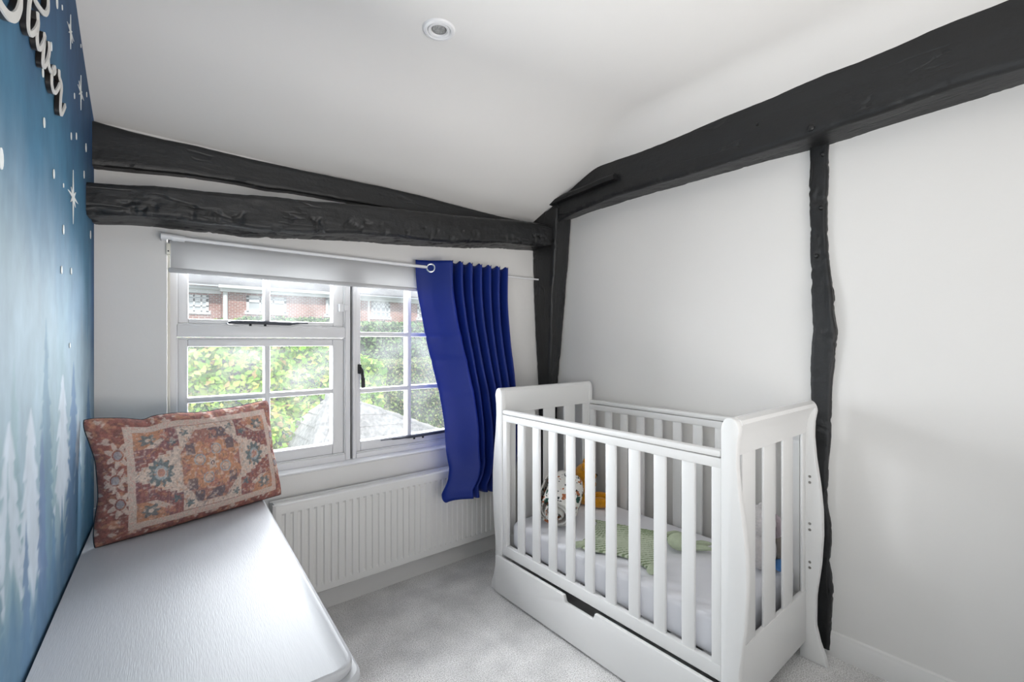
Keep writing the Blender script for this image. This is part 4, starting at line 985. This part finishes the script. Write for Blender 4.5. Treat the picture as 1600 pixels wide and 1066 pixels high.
# ================================================================== OUTSIDE
tag(obj('lawn', B(-30, 60, 2.7, 60, -2.7, -2.5), M['lawn']), kind='structure')
def leaves(name, pts, nrms, size, cols, parent, aspect=1.5, seed=0, tilt=0.8):
    """one mesh of folded leaf blades"""
    rs = np.random.RandomState(seed); n = len(pts)
    nr = nrms + rs.normal(0, tilt, (n, 3)); nr /= np.linalg.norm(nr, axis=1, keepdims=True)
    a = np.cross(nr, rs.normal(0, 1, (n, 3))); a /= np.linalg.norm(a, axis=1, keepdims=True) + 1e-9; b = np.cross(nr, a)
    sz = size * rs.uniform(.6, 1.3, (n, 1))
    tip, base, l, r = pts + a * sz * .5 * aspect, pts - a * sz * .5 * aspect, pts + b * sz * .45 + nr * sz * .12, pts - b * sz * .45 + nr * sz * .12
    V = np.stack([base, l, tip, r], 1).reshape(-1, 3); i = np.arange(n) * 4
    F = np.concatenate([np.stack([i, i + 1, i + 2], 1), np.stack([i, i + 2, i + 3], 1)])
    me = np_mesh(name, V, F, smooth=False); pal = np.array(cols); c = pal[rs.randint(0, len(pal), n)] * rs.uniform(.75, 1.2, (n, 1)); set_cols(me, np.repeat(np.clip(c, 0, 1), 4, 0))
    o = link(name, me, M['leaf'], parent); o['kind'] = 'stuff'; return o
def hedge(name, label, x0, x1, y0, y1, z0, z1, n, size, cols, bump, seed, bulge=0.0, top=None):
    rs = np.random.RandomState(seed)
    t = empty(name, ((x0 + x1) / 2, (y0 + y1) / 2, z0)); tag(t, label, 'hedge'); off = np.array(t.location)
    pts, nr = [], []
    A = [(x1 - x0) * (z1 - z0) * 1.6, (x1 - x0) * (y1 - y0), (y1 - y0) * (z1 - z0), (y1 - y0) * (z1 - z0)]; A = np.array(A) / sum(A)
    for k, f in enumerate(A):
        m = int(n * f); a, b = rs.rand(m), rs.rand(m)
        if k == 0: p = np.stack([x0 + (x1 - x0) * a, np.full(m, y0), z0 + (z1 - z0) * b], 1); q = (0, -1, .25)
        elif k == 1: p = np.stack([x0 + (x1 - x0) * a, y0 + (y1 - y0) * b, np.full(m, z1)], 1); q = (0, -.2, 1)
        elif k == 2: p = np.stack([np.full(m, x0), y0 + (y1 - y0) * a, z0 + (z1 - z0) * b], 1); q = (-1, 0, .25)
        else: p = np.stack([np.full(m, x1), y0 + (y1 - y0) * a, z0 + (z1 - z0) * b], 1); q = (1, 0, .25)
        d = bump * (fbm(p[:, 0] * 1.7 + p[:, 1], p[:, 2] * 1.7, 3) - .35)[:, None] * np.array(q)[None] * 2 + rs.normal(0, bump * .25, (m, 3))
        p = p + d
        if top is not None: p[:, 2] = np.minimum(p[:, 2], np.array([top(x) for x in p[:, 0]]) + rs.normal(0, bump * .5, m))
        pts.append(p); nr.append(np.broadcast_to(np.array(q, float), (m, 3)))
    leaves('foliage', np.concatenate(pts) - off, np.concatenate(nr), size, cols, t, seed=seed)
    s = min(bump, .25); cz = z1 - s if top is None else min(top(x0), top(x1), z1) - s
    bm = bmesh.new(); box(bm, x0 + s * .5 - off[0], x1 - s * .5 - off[0], y0 + s * .5 - off[1], y1 - s * .5 - off[1], 0, cz - z0)
    obj('branches', bm, M['hedge_core'], t)
    return t
LG = [srgb(146, 190, 66), srgb(176, 208, 92), srgb(120, 168, 48), srgb(200, 220, 120), srgb(92, 140, 40), srgb(150, 196, 74)]
YG = [srgb(168, 182, 62), srgb(192, 192, 84), srgb(130, 152, 56), srgb(186, 160, 104), srgb(104, 130, 48)]
CG = [srgb(122, 148, 80), srgb(146, 166, 96), srgb(100, 130, 66), srgb(160, 166, 112), srgb(150, 140, 100)]
DG = [srgb(106, 140, 84), srgb(128, 160, 100), srgb(86, 120, 72), srgb(146, 172, 112)]
hedge('leafy_hedge', 'loose bright green leafy hedge outside the left window panes', -1.6, 1.98, 6.2, 7.4, -2.5, 1.24, 30000, .066, LG + LG + LG + YG, .16, 1)
hedge('beech_hedge', 'low yellow-green leafy bush just outside the lower window panes', .2, 1.75, 5.05, 5.75, -2.5, .46, 9000, .058, YG + LG, .13, 2)
hedge('ivy_clump', 'small pale green leafy climber beside the window mullion', 2.30, 2.66, 6.2, 6.7, -2.5, 1.05, 3600, .085, LG, .08, 3, top=lambda x: 1.06 - .5 * max(0, x - 2.42))
hedge('clipped_hedge', 'square clipped hedge with a flat top outside the right panes', 3.35, 9.5, 10.0, 13.0, -2.5, .77, 26000, .055, CG, .05, 4)
hedge('tall_clipped_hedge', 'taller dark green hedge behind the flat-topped hedge', 2.5, 14.0, 16.0, 17.5, -2.5, 2.0, 16000, .11, DG, .12, 5)
hedge('boundary_hedge', 'distant yellow-green hedge running in front of the brick house', -3, 8.5, 20, 21, -2.5, 2.05, 9000, .13, YG + LG, .18, 6, top=lambda x: 1.95 + .55 * math.exp(-((x - 4.6) / 1.8) ** 2))

# porch roof of stone slates below the window
def build_porch():
    t = empty('porch_roof', (1.9, 4.3, -2.5)); tag(t, 'pale grey hipped porch roof just outside the window', 'roof')
    o = Vector(t.location); A = Vector((1.47, 4.55, .80)) - o; K = Vector((2.9, 6.6, .10)) - o
    L0 = Vector((0.95, 4.05, -.15)) - o; R0 = Vector((3.75, 4.25, -.30)) - o; Rb = Vector((4.3, 6.3, -.35)) - o; Lb = Vector((.9, 6.3, -.2)) - o
    nC = 9
    bm = bmesh.new()
    def course(p, q, a, b):
        nrm = (q - p).cross(a - p).normalized(); nrm = nrm if nrm.z > 0 else -nrm
        v = [p + nrm * .022, q + nrm * .022, b + nrm * .004, a + nrm * .004, p, q, b, a]
        w_ = [bm.verts.new(x) for x in v]
        for f in ((0, 1, 2, 3), (7, 6, 5, 4), (0, 4, 5, 1), (1, 5, 6, 2), (2, 6, 7, 3), (3, 7, 4, 0)): bm.faces.new([w_[i] for i in f])
    for (P, Q) in ((L0, R0), (Lb, L0), (R0, Rb)):
        for k in range(nC):
            f0, f1 = k / nC, min((k + 1.15) / nC, .995)
            course(P.lerp(A, f0), Q.lerp(A, f0), P.lerp(A, f1), Q.lerp(A, f1))
    obj('slate_courses', bm, M['stone_roof'], t, smooth=False)
    obj('ridge_cap', tube([A + Vector((0, 0, .0)), L0.lerp(A, .6), L0.lerp(A, .25)], [.075, .06, .05], 8), M['stone_roof'], t)
    bm = bmesh.new(); ball(bm, A + Vector((.02, 0, -.04)), (.11, .11, .12)); obj('finial_cap', bm, M['stone_roof'], t)
    obj('porch_wall', B(.95 - o.x, 3.6 - o.x, 4.3 - o.y, 6.2 - o.y, 0, 2.2), M['plaster'], t)
    m = obj('moss_patch', ball(bmesh.new(), R0.lerp(A, .30) + Vector((-.20, -.05, .02)), (.26, .08, .05), rot=Matrix.Rotation(-.25, 3, 'Y')), M['moss'], t)
build_porch()

# brick house across the road
def build_house():
    D = 26.0
    t = empty('brick_house', (6, D, -2.5)); tag(t, 'red brick house with white windows beyond the hedges', 'house'); o = Vector(t.location)
    P = lambda *b: B(b[0] - o.x, b[1] - o.x, b[2] - o.y, b[3] - o.y, b[4] - o.z, b[5] - o.z)
    obj('wall', P(-6, 30, D, D + .3, -2.5, 4.0), M['brick'], t)
    obj('projecting_wall', P(3.0, 8.6, D - .5, D + .1, -2.5, 3.90), M['brick'], t)
    obj('roof', prism([(D - .75 - o.y, 3.98 - o.z), (D - .75 - o.y, 4.08 - o.z), (D + 5 - o.y, 8.2 - o.z), (D + 5 - o.y, 8.0 - o.z)], 'x', -7 - o.x, 31 - o.x), M['roof'], t)
    obj('gutter', P(-6.5, 3.0, D - .42, D - .25, 3.80, 3.92), M['render_white'], t); obj('gutter', P(2.8, 8.8, D - 1.0, D - .85, 3.86, 4.00), M['render_white'], t)
    obj('gutter', P(8.8, 30.5, D - .42, D - .25, 3.86, 3.98), M['render_white'], t)
    obj('fascia', P(-6.5, 3.0, D - .25, D, 3.62, 3.82), M['render_white'], t); obj('fascia', P(2.9, 8.7, D - .85, D - .45, 3.70, 3.90), M['render_white'], t); obj('fascia', P(8.7, 30, D - .25, D, 3.72, 3.88), M['render_white'], t)
    for x, dd in ((3.02, .62), (10.3, .15)):
        p = on_y(352, 460, D - dd) if x < 5 else on_y(576, 480, D - dd)
        obj('downpipe', tube([(p.x - o.x, D - dd - o.y, 0), (p.x - o.x, D - dd - o.y, 3.8 - o.z)], .10 if x < 5 else .06, 10), M['render_white'], t)
    def win(px0, py0, px1, py1, yy, nx, nz, toplight, mm):
        a, b = on_y(px0, py0, yy), on_y(px1, py1, yy); x0, x1, z1, z0 = a.x, b.x, a.z, b.z; fw = .11
        bl = [(x0, x0 + fw, z0, z1), (x1 - fw, x1, z0, z1), (x0 - .08, x1 + .08, z0 - .10, z0 + .06), (x0, x1, z1 - .10, z1)]
        zm = z1 - (z1 - z0) * .30
        if toplight: bl.append((x0, x1, zm - .07, zm + .07))
        for k in range(1, nx): xx = x0 + (x1 - x0) * k / nx; bl.append((xx - .035, xx + .035, z0, z1))
        for k in range(1, nz): zz = z0 + (zm - z0) * k / nz; bl.append((x0, x1, zz - .03, zz + .03))
        bm = bmesh.new()
        for (a0, a1, c0, c1) in bl: box(bm, a0 - o.x, a1 - o.x, yy - .06 - o.y, yy + .02 - o.y, c0 - o.z, c1 - o.z)
        f = obj('window', bm, M['render_white'], t, smooth=False)
        obj('pane', B(x0 + .02 - o.x, x1 - .02 - o.x, yy - .015 - o.y, yy - .005 - o.y, z0 - o.z, z1 - o.z), mm, f)
    win(291, 460, 326, 488, D - .01, 3, 2, True, M['far_blind'])
    win(385, 462, 447, 490, D - .51, 3, 1, True, M['far_blind'])
    win(509, 466, 522, 493, D - .51, 1, 1, False, M['far_blind'])
    win(580, 471, 609, 497, D - .01, 4, 2, True, M['far_glass'])
    win(652, 474, 682, 499, D - .01, 4, 2, True, M['far_glass'])
build_house()
